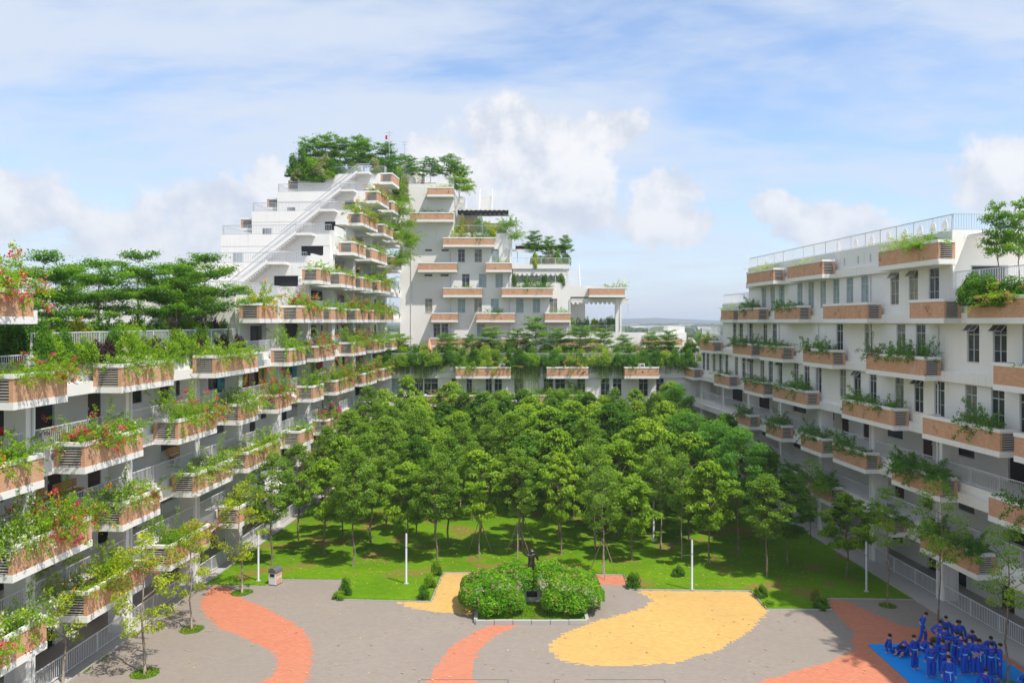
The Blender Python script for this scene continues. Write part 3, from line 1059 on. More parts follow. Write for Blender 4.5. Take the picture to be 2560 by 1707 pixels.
for k in (3, 4, 5):
    s0, s1 = BEG.get(k, 24), END[k]
    z0, z1 = FL(k), zb(k + 1)
    ops = []
    for i, (xa, xb) in enumerate(WINS[k]):
        pa, pb = 1760 + xa / 2.94, 1760 + xb / 2.94
        sa, sb = rpx(pb, RO), rpx(pa, RO)
        if sa < s0 + 0.3 or sb > s1 - 0.2: continue
        m_ = (sa + sb) / 2; hw = min(max((sb - sa) / 2, 0.5), 0.62)
        ops.append((m_ - hw, m_ + hw, z0 + 0.12, z1 - 0.06, i))
    ops.sort()
    clean = []
    for o_ in ops:
        if not clean or o_[0] > clean[-1][1] + 0.2: clean.append(o_)
    wall_open(right, 'wall', RO - 0.25, RO, s0, s1, z0, z1, [o_[:4] for o_ in clean], 'white plaster')
    for a, c, e, f, i in clean:
        window(right, a, c, e, f, RO, (GL.get(k) or ['dark glass', 'sheer glass', 'dark glass'] * 12)[i], openlight=i in OPENL[k])
    for c in CR:
        if s0 < c < s1 and k < 5 or (k == 5 and c in (54.1, 69.7)):
            q = MB()
            q.tube([(-(RO + 0.06), c, z0 - 1.0), (-(RO + 0.06), c, z1 - 0.3), (-(RO + 0.2), c, z1)], [0.05] * 3, 'white paint', 6)
            right.part('downpipe', q)
b = MB(); right.box(b, -2.6, 1.9, 24, 95, 0.0, 0.12, 'concrete')
right.part('walkway', b)
# step of the top storey facing the camera
wall_open(right, 'wall', 45.06, 45.28, -11.1, 0.52, TT(5) - 0.35, zb(6), [(-2.9, -0.6, 19.0, 20.34)], 'white plaster', across=True)
b = MB(); right.box(b, -11.1, 0.56, 45.04, 45.28, zb(6), TT(6), 'white plaster'); right.part('parapet', b)
window(right, -2.9, -0.6, 19.0, 20.34, 45.10, 'dark glass', bars=False, across=True)
for x0, x1 in ((45.2, 53), (53, 61), (61, 69), (69, 77.1)):
    railing(right, x0, x1, 0.42, TT(6), 1.0)
cross_railing(right, -11.0, 0.42, 45.15, TT(6))
railing(right, 77.3, 84.8, 0.42, TT(5)); railing(right, 85, 92.4, 0.42, TT(4))
for x0, x1 in ((24.2, 31), (31, 38.7), (38.7, 45.0)):
    railing(right, x0, x1, 0.42, TT(5), 1.0)
b = MB()
for i in range(7):
    right.box(b, -2.4 - i * 0.45, -1.95 - i * 0.45, 43.5, 45.0, 21.9 - i * 0.17, 22.1 - i * 0.17, 'white plaster')
right.box(b, -1.95, -0.4, 43.5, 45.0, 21.95, 22.15, 'white plaster')
right.part('staircase', b)
# small vents in the roof parapet
for px in (2111, 2145, 2176):
    s = rpx(px, 0.55)
    b = MB(); right.box(b, 0.545, 0.575, s - 0.09, s + 0.09, zb(6) + 0.9, zb(6) + 1.45, 'grey paint'); right.part('vent', b)


def RP(n, pf, pc, plants='', o1=1.85):
    s1 = rpx(pf, o1)
    s0 = rpx(pc, o1) if pc is not None else 25.0
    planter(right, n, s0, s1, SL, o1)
    PL.append((right, n, s0, s1, SL, o1, plants))


for row in [
    (6, 1865, 1932, 'S'), (6, 1966, 2054, 'S'), (6, 2193, 2342, 'GS'),
    (5, 1801, 1830, 's'), (5, 1843, 1893, 'g'), (5, 1934, 1995, 'gg'), (5, 2055, 2165, ''), (5, 2270, 2357, ''), (5, 2413, None, 'DDR'),
    (4, 1748, 1782, 'r'), (4, 1830, 1876, 'gg'), (4, 1898, 1954, 'gg'), (4, 2005, 2078, 'gg'), (4, 2162, 2308, 'ggm'), (4, 2478, None, 'gg'),
    (3, 1700, 1733, 'g'), (3, 1784, 1821, 'g'), (3, 1858, 1907, 'gg'), (3, 1930, 2015, 'gg'), (3, 2102, 2231, 'gg'), (3, 2302.5, 2495, 'g-'), (3, 2530, None, 'g'),
    (2, 1838, 1872, 'g'), (2, 1913, 1952, 'gg'), (2, 2000, 2052.5, 'gg'), (2, 2080, 2161, 'gg'), (2, 2226, 2348, 'dd'), (2, 2466, None, 'dd'),
    (1, 1890, 1915, 'd'), (1, 1954, 1988, 'd'), (1, 2022, 2073, 'd'), (1, 2173, 2226, 'd'), (1, 2297, 2438.5, 'dmd')]:
    RP(*row)

# ------------------------------------------------------------------ low wing behind the grove
BX0, BX1 = -18.6, 25.6
def bX(px, d=95.0): return (px - 1280) / FP * d
def bZ(py, d=106.0): return EYE - (py - HZ) / FP * d


body(back, BX0, BX1, 0.0, TT(3) - 0.3, o0=-11, o1=-0.3)
b = MB(); back.box(b, -11, -0.2, BX0, BX1, TT(3) - 0.30, TT(3) - 0.22, 'soil'); back.part('garden_bed', b)
for n in (1, 2):
    b = MB(); back.box(b, 0.0, 0.25, BX0, BX1, zb(n), zb(n) + 0.6, 'white plaster'); back.part('floor_slab', b)
b = MB(); back.box(b, 0.0, 0.25, BX0, BX1, zb(3), zb(3) + 0.6, 'white plaster')
back.box(b, -0.3, 0.0, BX0, BX1, zb(3), TT(3), 'stained plaster'); back.part('parapet', b)
bw = [(979, 999, 'curtained glass'), (1036, 1058, 'dark glass'), (1060, 1095, 'dark glass'), (1128, 1142, 'dark glass'), (1166, 1180, 'dark glass'), (1214, 1230, 'dark glass'), (1236, 1255, 'dark glass'),
      (1286, 1309, 'sheer glass'), (1359, 1383, 'dark glass'), (1388, 1413, 'dark glass'), (1443, 1463, 'dark glass'), (1502, 1524, 'dark glass'), (1532, 1554, 'dark glass'), (1597, 1620, 'dark glass'), (1640, 1660, 'dark glass')]
for k in (2, 1, 0):
    ops = []
    z0, z1 = max(zb(k) + 0.6, 0) if k else 0.0, zb(k + 1)
    for a, c, g in bw:
        ops.append((bX(a), bX(c), z0 + 0.55, z1 - 0.08))
    wall_open(back, 'wall', -0.3, 0.0, BX0, BX1, z0, z1, ops, 'white plaster')
    for (a, c, e, f), (_, _, g) in zip(ops, bw):
        window(back, a, c, e, f, 0.0, g)
for a, c in ((-18.2, -9), (-9, 0), (0, 9), (9, 17), (17, 25)):
    railing(back, a, c, -0.15, TT(3), 1.0, gap=0.15)


def FP_(fr, n, pa, pc, d, o0, o1, plants='', louvre=None, hs=1.0):
    a, c = bX(pa, d), bX(pc, d)
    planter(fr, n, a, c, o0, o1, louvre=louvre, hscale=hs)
    PL.append((fr, n, a, c, o0, o1, plants))


for n, pa, pc, pl in [(3, 1139, 1277, 'GO'), (3, 1366.7, 1471, 'gR'), (3, 1561.6, 1648, 'gg'), (2, 1060, 1240, 'RG'), (2, 1330, 1480, 'GG')]:
    FP_(back, n, pa, pc, 93.4, 0.25, 1.6, pl)

# ------------------------------------------------------------------ stepped block behind the garden
XA0, XA1, XB1, XC1, XD1, XE1 = bX(1000, 106), bX(1135, 106), bX(1280, 106), bX(1426, 106), bX(1563, 106), bX(1716, 106)
ZG = TT(3) - 0.3
DEP = -11.0
body(mid, XA0, XA1, 0, TT(10) - 0.9, DEP, -0.3)
body(mid, XA1, XB1, 0, TT(8) - 0.9, DEP, -0.3)
body(mid, XB1, XC1, 0, TT(6) - 0.9, DEP, -0.3)
body(mid, XC1, XE1 + 0.0, 0, TT(4) - 0.9, DEP, -0.3)
MW = {  # windows as photo boxes in the enlarged crop: x0, x1, y0, y1
    'v': [(248, 305, 345, 372), (372, 428, 345, 372), (248, 308, 532, 562), (370, 430, 532, 562), (248, 302, 725, 750), (372, 430, 725, 750), (245, 305, 912, 940), (365, 428, 912, 940)],
    'w': [(497, 550, 725, 832, 1), (622, 678, 725, 832, 2), (750, 805, 725, 830, 0), (527, 585, 912, 1020, 1), (655, 712, 915, 1023, 0), (780, 836, 915, 1023, 0), (248, 304, 1102, 1212, 2), (495, 552, 1102, 1212, 0),
          (620, 678, 1102, 1210, 2), (745, 805, 1102, 1210, 0), (935, 992, 1102, 1213, 0), (1062, 1117, 1102, 1213, 0), (1187, 1245, 1102, 1215, 2), (312, 365, 1292, 1395, 1), (372, 425, 1292, 1395, 1), (1115, 1170, 1295, 1390, 0),
          (640, 700, 1295, 1395, 0), (880, 940, 1295, 1395, 0)]}
GLS = ['curtained glass', 'dark glass', 'sheer glass']
ops = []
for x0, x1, y0, y1 in MW['v']:
    ops.append((bX(980 + x0 / 3.016, 106), bX(980 + x1 / 3.016, 106), bZ(380 + y1 / 3.016), bZ(380 + y0 / 3.016), 9))
for x0, x1, y0, y1, g in MW['w']:
    ops.append((bX(980 + x0 / 3.016, 106), bX(980 + x1 / 3.016, 106), bZ(380 + y1 / 3.016), bZ(380 + y0 / 3.016), g))


def region_wall(X0, X1, Z0, Z1):
    inz = [o_ for o_ in ops if o_[0] >= X0 and o_[1] <= X1 and o_[2] >= Z0 - 0.3 and o_[3] <= Z1 + 0.2]
    cl = [(a, c, max(e, Z0 + 0.05), min(f, Z1 - 0.05), g) for a, c, e, f, g in inz]
    wall_open(mid, 'wall', -0.3, 0.0, X0, X1, Z0, Z1, [q[:4] for q in cl], 'white plaster')
    for a, c, e, f, g in cl:
        window(mid, a, c, e, f, 0.0, 'dark glass' if g == 9 else GLS[g], bars=(g != 9))
    return len(cl)


levels_of = [(XA0, XA1, 10), (XA1, XB1, 8), (XB1, XC1, 6), (XC1, XE1, 4)]
for X0, X1, n in levels_of:
    zc = ZG
    for k in range(4, n + 1):
        region_wall(X0, X1, zc, zb(k) - 0.10)
        zc = zb(k) - 0.10
    region_wall(X0, X1, zc, TT(n))
for n, x0, x1, pl in [(10, 265, 462, 'S'), (9, 137, 460, 'ggg'), (8, 385, 772, 'Sg'), (7, 195, 487, ''), (7, 707, 903, 's'), (6, 385, 678, 's'), (6, 827, 1213, '-gg'), (5, 295, 492, ''), (5, 635, 927, 'g'), (5, 1152, 1347, 's'),
                      (4, 290, 560, ''), (4, 825, 1025, ''), (4, 1275, 1575, ''), (4, 1900, 2190, '')]:
    FP_(mid, n, 980 + x0 / 3.016, 980 + x1 / 3.016, 104.4, 0.0, 1.6, pl, hs=0.92)
# shading fins between bays and rain pipes
for px in (1028, 1127, 1274, 1424):
    n = 8 if px < 1280 else 6
    b = MB(); b.tube([(0.07, bX(px, 106), ZG), (0.07, bX(px, 106), zb(n) - 0.2)], [0.07, 0.07], 'white paint', 6); mid.part('downpipe', b)
# terrace railings
railing(mid, bX(1036), XA1 - 0.1, -0.2, TT(10), 1.0, gap=0.16)
railing(mid, XA1 + 0.1, XB1 - 0.2, 0.0 - 0.1, TT(8), 1.15, gap=0.16)
railing(mid, XB1 + 0.1, XC1 - 0.1, -0.1, TT(6), 1.15, gap=0.16)
railing(mid, XC1 + 0.1, XD1 - 0.1, -0.1, TT(4), 1.0, gap=0.16)
railing(mid, bX(1622, 106), bX(1671, 106), -0.3, TT(4), 0.9, gap=0.16)
cross_railing(mid, -8, -0.2, XA1 - 0.1, TT(10))
cross_railing(mid, -8, -0.2, XB1 - 0.1, TT(8))
# storey behind the first awning terrace, the open terrace level and its slab
b = MB(); mid.box(b, DEP, -7.5, XA1, XB1 - 0.6, TT(8) - 0.9, zb(9) + 0.1, 'white plaster'); mid.box(b, -7.5, -6.2, XB1 - 3.4, XB1 - 0.8, TT(8) - .5, TT(8) + 2.2, 'brick'); mid.part('wall', b)
b = MB(); mid.box(b, -9.0, 0.1, XB1, XC1 - 0.1, zb(7) + 0.55, zb(7) + 1.15, 'white plaster'); mid.part('floor_slab', b)
b = MB(); mid.box(b, DEP, -6.5, XB1, XC1 - 0.6, TT(6) - 0.9, zb(7) + 0.5, 'white plaster'); mid.box(b, -6.5, -5.4, XC1 - 4.2, XC1 - 1.2, TT(6), TT(6) + 2.4, 'brick'); mid.part('wall', b)
zt7 = zb(7) + 1.15
railing(mid, XB1 + 0.1, XC1 - 0.1, 0.0, zt7, 0.95, gap=0.16)
cross_railing(mid, -8, -0.1, XC1 - 0.15, zt7)
b = MB()
mid.box(b, -0.4, 0.0, XC1 - 0.45, XC1 - 0.15, TT(6), zt7 - .6, 'white plaster'); mid.box(b, -8.0, -7.6, XC1 - 0.45, XC1 - 0.15, TT(6), zt7 - .6, 'white plaster'); mid.part('column', b)
# open stairs on the outside of the steps
for X, z0, z1 in ((XA1 + 3.2, TT(8) + 3.3, TT(10) + 0.2), (XC1 + 0.3, TT(5) - 1.2, zt7)):
    b = MB()
    N = 20
    for i in range(N):
        z = z0 + (z1 - z0) * i / N
        y = -6.5 + 4.5 * i / N * (-1)
        mid.box(b, y - 0.3, y, X, X + 1.9, z, z + 0.06, 'white plaster')
    st = mid.part('staircase', b)
    b = MB()
    for xx in (X, X + 1.9):
        b.bar((-6.5, xx, z0 + 1.0), (-11, xx, z1 + 1.0), 0.06, 0.06, 'white paint')
        b.bar((-6.5, xx, z0), (-11, xx, z1), 0.06, 0.25, 'white plaster')
        for i in range(12):
            f_ = i / 11
            b.bar((-6.5 - 4.5 * f_, xx, z0 + (z1 - z0) * f_), (-6.5 - 4.5 * f_, xx, z0 + (z1 - z0) * f_ + 1.0), 0.03, 0.03, 'white paint')
    mid.part('handrail', b, st)
b = MB(); mid.box(b, DEP, -5.5, XA1, XA1 + 3.0, zb(9) + 0.1, zb(9) + 1.9, 'white plaster'); mid.box(b, DEP, -3.5, XA1 - 0.01, XA1 + 1.2, zb(9), TT(10) - 1.2, 'white plaster'); mid.part('wall', b)
# open frame at the end, sky showing through
zf = zb(6)
b = MB()
mid.box(b, -6.5, 0.0, XC1, XD1, zf - 0.05, zf + 0.10, 'white plaster'); mid.box(b, -0.25, 0.0, XC1, XD1, zf - 0.05, zf + 1.65, 'white plaster'); mid.box(b, -6.5, -6.25, XC1, XD1, zf - 0.05, zf + 1.2, 'white plaster')
mid.part('roof', b)
b = MB(); mid.box(b, -0.8, 0.0, XD1 - 1.35, XD1 - 0.9, TT(4), zf - .05, 'white plaster'); mid.box(b, -0.8, -0.1, XD1 - 0.75, XD1 - 0.5, TT(4), zf - 0.05, 'white plaster'); mid.part('column', b)
b = MB(); mid.box(b, -6.4, -5.6, XC1 + 0.2, XC1 + 2.6, TT(4) - 0.3, zf - .05, 'white plaster'); mid.part('wall', b)
b = MB(); b.prism([((XD1 - 1.2, 0), (XD1 - 1.2, 0.1)), ((XD1 - 0.1, 0), (XD1 - 0.1, 1.3))], -0.2, 0.0, 'white plaster')
b2 = MB(); mid.box(b2, -0.25, 0, XD1 - 0.3, XD1, zf + 1.65, zf + 2.9, 'white plaster'); mid.part('parapet', b2)
FP_(mid, 6, 980 + 1487 / 3.016, 980 + 1757 / 3.016, 104.4, 0.0, 1.6, '-s', hs=0.92)
# low end block and its outside stair
b = MB()
for i in range(16):
    x = XE1 + 0.1 + i * 0.13
    mid.box(b, 0.5, 3.2, x, x + 0.14, TT(4) - 0.9 - i * 0.2 - 0.3, TT(4) - 0.7 - i * 0.2, 'white plaster')
mid.part('staircase', b)
b = MB(); mid.box(b, -3, -0.3, bX(1671, 106), bX(1713, 106), TT(4), TT(4) + 0.85, 'white plaster'); mid.part('roof_room', b)
# roof gear on the highest step
b = MB()
x0 = bX(1012, 110); x1 = bX(1058, 110)
mid.box(b, -7, -4, x0, x1, TT(10), TT(10) + 2.2, 'white plaster')
mid.box(b, -7, -4, x0 + 0.8, x1 - 0.5, TT(10) + 2.2, TT(10) + 2.9, 'white plaster')
mid.box(b, -4.2, -4, x1 - 0.1, x1 + 0.2, TT(10), TT(10) + 3.6, 'white plaster')
mid.part('roof_room', b)
b = MB(); mid.box(b, -3.4, -3.3, bX(1016), bX(1062), TT(10) + 0.6, TT(10) + 0.75, 'red paint'); mid.part('red_rail', b)


# ------------------------------------------------------------------ awnings
def scallop(L, h, m, n):
    V = []; F = []; k = 0
    seg = 6
    for i in range(n):
        for j in range(seg):
            a, c = (i + j / seg) / n * L, (i + (j + 1) / seg) / n * L
            da = h * (0.55 + 0.45 * math.sin(math.pi * j / seg)); dc = h * (0.55 + 0.45 * math.sin(math.pi * (j + 1) / seg))
            V += [(0, a, 0), (0, c, 0), (0, c, -dc), (0, a, -da)]
            F.append([k, k + 1, k + 2, k + 3]); k += 4
    return fast_mesh('valance', V, F, [m])


def awning(X0, X1, z, depth, dark, posts, label, d=106.0):
    r = add('awning', None, loc=((X0 + X1) / 2, d, z - 2.5), label=label, category='awning', group='scalloped awnings on the terraces')
    L = X1 - X0
    b = MB(); b.box(-L / 2, L / 2, 0.1, depth, 2.46, 2.5, 'awning black' if dark else 'awning white')
    for i in range(9):
        y = 0.2 + (depth - .4) * i / 8
        b.box(-L / 2, L / 2, y - 0.03, y + 0.03, 2.40, 2.455, 'white paint')
    add('canopy', b.mesh('canopy'), r)
    v = scallop(L, 0.85, 'awning black' if dark else 'awning white', max(4, int(L / 0.62)))
    add('valance', v, r, loc=(-L / 2, 0.06, 2.5), rot=(0, 0, -math.pi / 2), scale=(1, 1, 1))
    v2 = scallop(L, 0.24, 'awning white', max(4, int(L / 0.62)))
    add('trim', v2, r, loc=(-L / 2, 0.03, 2.56), rot=(0, 0, -math.pi / 2))
    for o_ in [o for o in r.children if o.name.startswith(('valance', 'trim'))]:
        o_.rotation_euler = (0, 0, -math.pi / 2); o_.location.x = -L / 2
    for x in posts:
        b = MB(); b.box(x - 0.05, x + 0.05, 0.15, 0.25, 0.0, 2.46, 'white paint'); add('post', b.mesh('post'), r)
    return r


awning(XA1 + 0.4, XB1 - 0.5, TT(8) + 3.55, 6.5, True, [4.0 - .7, 4.0 - 0.2], 'black scalloped awning over the highest palm terrace', d=107.3)
awning(XB1 + 0.5, XC1 - 0.3, zt7 + 2.9, 6.0, True, [-3.4, 3.4], 'black scalloped awning above white railing with three thin trees', d=107.5)
awning(XB1 + 0.1, XC1 - 0.1, zt7 - 0.75, 0.5, False, [], 'white scalloped valance along the slab over the lower palm terrace')
awning(XC1 + 0.1, XD1 + 0.6, zf - 0.10, 5.5, False, [3.9], 'white scalloped awning under the open roof frame at the end')
# small folded sun awning beside the thin trees
b = MB(); b.box(-1.6, 1.6, 0, 2.2, 0, 0.06, 'awning white'); b.box(-1.6, 1.6, -0.02, 0.02, -0.35, 0.06, 'awning white')
o = add('sun_canopy', b.mesh('sun_canopy'), loc=(bX(1308, 106), 106.6, zt7 + 2.15), label='small cream canopy over tables beside the thin terrace trees', category='canopy')

# ------------------------------------------------------------------ gallery contents
def bench(fr, o, s, z, label):
    r = add('bench', None, loc=fr.W(o, s, z), rot=(0, 0, fr.yaw()), label=label, category='bench', group='wooden benches in the galleries')
    for i in range(3):
        add('seat_slat', boxdata(0.13, 1.9, 0.035, 'timber'), r, loc=(-0.15 + i * 0.15, 0, 0.45))
    for i in range(3):
        add('back_slat', boxdata(0.03, 1.9, 0.12, 'timber'), r, loc=(-0.27, 0, 0.62 + i * 0.15))
    for y in (-0.8, 0.8):
        add('leg', boxdata(0.42, 0.05, 0.43, 'gunmetal'), r, loc=(0, y, 0.215))
    for y in (-0.7, 0.7):
        add('bracket', boxdata(0.03, 0.04, 0.55, 'gunmetal'), r, loc=(-0.30, y, 0.68))


bench(left, -1.7, 37.4, FL(2) , 'orange slatted bench behind the railing, second gallery, nearer of the pair')
bench(left, -1.7, 39.9, FL(2), 'orange slatted bench behind the railing, second gallery, farther of the pair')
bench(left, -1.7, 51.0, FL(2), 'short orange bench beside the column in the second gallery')


def extinguisher(fr, o, s, z, label):
    r = add('fire_extinguisher', None, loc=fr.W(o, s, z), rot=(0, 0, fr.yaw()), label=label, category='extinguisher', group='fire extinguisher stands')
    b = MB(); b.tube([(0, 0, 0), (0, 0, 0.5), (0, 0, 0.58)], [0.13, 0.13, 0.05], 'red paint', 10); add('tank', b.mesh('tank', True), r)
    b = MB(); b.tube([(0, 0.3, 0), (0, 0.3, 0.5), (0, 0.3, 0.58)], [0.13, 0.13, 0.05], 'red paint', 10); add('tank', b.mesh('tank', True), r)
    b = MB(); b.bar((0, 0, 0.55), (0.08, 0.15, 0.75), 0.03, 0.03, 'gunmetal'); b.box(-0.03, 0.03, -0.04, 0.1, 0.58, 0.66, 'gunmetal'); add('hose', b.mesh('hose'), r)
    b = MB(); b.box(-0.2, 0.2, -0.2, 0.5, 0, 0.05, 'red paint'); b.box(-0.22, -0.19, -0.2, 0.5, 0, 0.9, 'red paint'); add('stand', b.mesh('stand'), r)


extinguisher(left, -1.9, 44.2, FL(1), 'red fire extinguisher stand in the first gallery past the second column')
extinguisher(left, -1.9, 34.2, FL(1), 'red fire extinguisher stand in the first gallery near the big planter')
extinguisher(left, -2.2, 36.0, FL(3), 'red extinguisher by the wall in the third gallery')
extinguisher(right, -2.0, 49.5, FL(2), 'red extinguisher in the shaded second gallery')

def text_mesh(body, size, m, ext=0.004):
    fd = bpy.data.curves.new('lettering', 'FONT'); fd.body = body; fd.size = size; fd.extrude = ext; fd.align_x = 'CENTER'
    ob = bpy.data.objects.new('lettering', fd); COL.objects.link(ob)
    me = bpy.data.meshes.new_from_object(ob.evaluated_get(bpy.context.evaluated_depsgraph_get()))
    bpy.data.objects.remove(ob)
    me.materials.clear(); me.materials.append(MATS[m])
    return me


# wall paintings in the third gallery
def panel(fr, s0, s1, z0, z1, m, name='wall_poster', label='', txt=None, tm='dark interior'):
    r = add(name, boxdata(0.03, s1 - s0, z1 - z0, m), loc=fr.W(-2.35, (s0 + s1) / 2, (z0 + z1) / 2), rot=(0, 0, fr.yaw()), label=label, category='poster', group='bright wall posters in the gallery')
    return r


z3 = FL(3)
pan = [(58.0, 60.2, 0.1, 1.9, 'teal paint', 'teal poster reading hot beside a red telephone box picture'),
       (60.4, 63.4, 0.9, 2.2, 'yellow paint', 'yellow poster above the railing, next to the teal hot poster'),
       (60.4, 63.4, -0.1, 0.85, 'red paint', 'red lower poster below the yellow one in the gallery'),
       (65.6, 69.8, 0.2, 2.2, 'yellow paint', 'wide yellow and green poster between two gallery columns'),
       (73.6, 77.8, 0.2, 2.2, 'teal paint', 'wide teal poster in the middle of the gallery'),
       (81.0, 85.2, 0.4, 2.2, 'red paint', 'red poster towards the far end of the gallery')]
for a, c, e, f, m, lb in pan:
    r = panel(left, a, c, z3 + e, z3 + f, m, label=lb)
    if 'hot' in lb:
        fd = text_mesh('HOT', 1.0, 'dark interior')
        add('lettering', fd, r, loc=(0.025, 0, -0.75), rot=(math.pi / 2, 0, math.pi / 2))
        fd = text_mesh("THAT'S", 0.42, 'dark interior')
        add('lettering', fd, r, loc=(0.025, 0, 0.2), rot=(math.pi / 2, 0, math.pi / 2))
    if 'yellow and green' in lb:
        for y in (-1.2, 0.2, 1.1):
            add('green_stripe', boxdata(0.01, 0.5, 1.9, 'green paint'), r, loc=(0.022, y, 0))
    if 'wide teal' in lb:
        add('grey_figure', boxdata(0.01, 1.4, 1.5, 'slat grey'), r, loc=(0.022, -0.3, 0))
for s, wh in ((64.1, 'nearest, beside the HOT poster'), (71.2, 'second along, after the wide yellow poster'), (78.6, 'third along, after the wide teal poster'), (86.2, 'farthest, after the red poster')):
    r = add('telephone_box_picture', boxdata(0.05, 1.3, 2.3, 'red paint'), loc=left.W(-2.33, s, z3 + 1.1), rot=(0, 0, left.yaw()), label='red telephone box picture on the gallery wall, ' + wh, category='poster', group='telephone box pictures in the gallery')
    for i in range(3):
        for j in range(4):
            add('window_pane', boxdata(0.01, 0.26, 0.34, 'curtained glass'), r, loc=(0.032, -0.34 + i * 0.34, -0.7 + j * 0.40))
    fd = text_mesh('TELEPHONE', 0.2, 'awning white')
    add('lettering', fd, r, loc=(0.032, 0, 0.92), rot=(math.pi / 2, 0, math.pi / 2))

# ------------------------------------------------------------------ poles, bin, antennas
def pole(px, py, h, rad, lb, m='grey paint'):
    p = G(px, py, 0.04)
    r = add('light_pole', None, loc=p, label=lb, category='pole', group='pale poles standing on the lawn')
    b = MB(); b.tube([(0, 0, 0), (0, 0, h * .99), (0, 0, h)], [rad, rad, rad * .5], m, 10); add('shaft', b.mesh('shaft', True), r)
    b = MB(); b.tube([(0, 0, 0), (0, 0, 0.03)], [rad * 2.6, rad * 2.6], 'concrete', 8); add('base', b.mesh('base'), r)
    b = MB(); b.tube([(0, 0, h * .72), (0, 0, h * .73)], [rad * 1.12] * 2, 'gunmetal', 10); add('collar', b.mesh('collar'), r)


pole(646, 1451, 3.2, 0.062, 'pale pole on the lawn near the domed litter bin')
pole(1015.7, 1458, 3.25, 0.062, 'pale pole on the lawn in front of the yellow path')
pole(1730, 1473.5, 3.15, 0.062, 'white pole at the lawn edge above the big yellow paving')
pole(2166, 1477.5, 3.15, 0.062, 'white pole on the shaded lawn near the blue mat')
pole(1634, 1352, 3.3, 0.07, 'blue-grey pole among leaning trunks inside the grove')
pole(1867, 1277, 3.3, 0.07, 'blue-grey pole in deep shade beside the shaded wing')
pole(1566, 1262, 3.3, 0.07, 'distant pale pole deep inside the grove')
pole(1088, 1346, 3.3, 0.07, 'pale pole half hidden by trunks inside the grove')

p = G(688, 1459, 0)
r = add('litter_bin', None, loc=p, rot=(0, 0, -0.35), label='grey domed litter bin with brick-red side at the lawn edge', category='litter bin')
b = MB(); b.box(-0.30, 0.30, -0.34, 0.34, 0, 0.06, 'gunmetal'); add('base', b.mesh('base'), r)
b = MB(); b.box(-0.27, 0.27, -0.31, 0.31, 0.06, 0.82, 'grey plaster'); add('housing', b.mesh('housing'), r)
b = MB(); b.box(0.272, 0.285, -0.27, 0.27, 0.10, 0.78, 'brick'); add('side_panel', b.mesh('side_panel'), r)
for y in (-0.13, 0.13):
    b = MB(); b.box(0.287, 0.292, y - 0.08, y + 0.08, 0.42, 0.56, 'white paint'); add('sticker', b.mesh('sticker'), r)
b = MB()
ar = [(0.31 * math.cos(a), 0.80 + 0.31 * math.sin(a)) for a in [math.pi * i / 12 for i in range(13)]]
b.prism([((x, 0.80), (x, z)) for x, z in ar], -0.35, 0.35, 'gunmetal'); add('dome', b.mesh('dome'), r)
b = MB(); b.box(-0.16, 0.16, -0.325, -0.31, 0.55, 0.74, 'dark interior'); add('opening', b.mesh('opening'), r)


def antenna(px, py0, py1, d, label, red=False):
    x = bX(px, d); z0 = bZ(py1, d); z1 = bZ(py0, d)
    r = add('antenna_mast', None, loc=(x, d, z0), label=label, category='antenna', group='thin masts on the highest roof')
    b = MB(); b.tube([(0, 0, 0), (0, 0, z1 - z0)], [0.06, 0.035], 'grey paint', 6); add('mast', b.mesh('mast'), r)
    b = MB(); b.box(-0.5, 0.5, -0.02, 0.02, z1 - z0 - 0.25, z1 - z0 - 0.21, 'grey paint'); b.box(-0.35, 0.35, -0.02, 0.02, z1 - z0 - 0.6, z1 - z0 - 0.56, 'grey paint'); add('crossbar', b.mesh('crossbar'), r)
    if red:
        b = MB(); b.box(-0.5, -0.25, -0.1, 0.1, z1 - z0 - 1.1, z1 - z0 - 0.6, 'red paint'); add('warning_lamp', b.mesh('warning_lamp'), r)


antenna(973, 328, 430, 101, 'thin mast with a small red flag above the tower trees', True)
antenna(1012, 352, 430, 108, 'thin forked antenna behind the tower trees')

# closed parasol, play house and air conditioners on the back roof garden
x = bX(1073, 98)
r = add('closed_parasol', None, loc=(x, 98, TT(3) - .3), label='folded peach striped parasol among the roof garden shrubs', category='parasol')
b = MB(); b.tube([(0, 0, 1.1), (0, 0, 1.5), (0, 0, 3.1)], [0.62, 0.5, 0.05], 'peach cloth', 10); add('canopy', b.mesh('canopy'), r)
b = MB(); b.tube([(0, 0, 0), (0, 0, 3.2)], [0.04, 0.03], 'white paint', 6); add('pole', b.mesh('pole'), r)
r = add('garden_kiosk', None, loc=(bX(1225, 99), 99.5, TT(3) - .3), label='yellow roofed kiosk between the trees of the back roof garden', category='kiosk')
b = MB(); b.box(-1.5, 1.5, 0, 2, 0, 2.0, 'awning white'); add('booth', b.mesh('booth'), r)
b = MB(); b.box(-1.7, 1.7, -0.4, 2.2, 2.0, 2.35, 'yellow paint'); add('roof', b.mesh('roof'), r)
for i, (px, d, z) in enumerate(((1600, 94.6, TT(3) - .95), (1255, 94.6, TT(3) - .95))):
    r = add('air_conditioner', None, loc=(bX(px, d), d - 0.9, zb(3) + 1.2), label=['white air conditioner in the planter under the end railing', 'white air conditioner at the end of the first brick planter'][i], category='air conditioner')
    b = MB(); b.box(-0.42, 0.42, -0.15, 0.15, 0, 0.65, 'white paint'); add('casing', b.mesh('casing'), r)
    b = MB(); b.tube([(0.1, -0.155, 0.32), (0.1, -0.17, 0.32)], [0.24, 0.24], 'gunmetal', 14); add('fan_grille', b.mesh('fan_grille'), r)
r = add('air_conditioner', None, loc=right.W(1.1, rpx(2078, 1.1), zb(4) + 1.25), rot=(0, 0, right.yaw()), label='white air conditioner in the brick planter of the shaded wing', category='air conditioner')
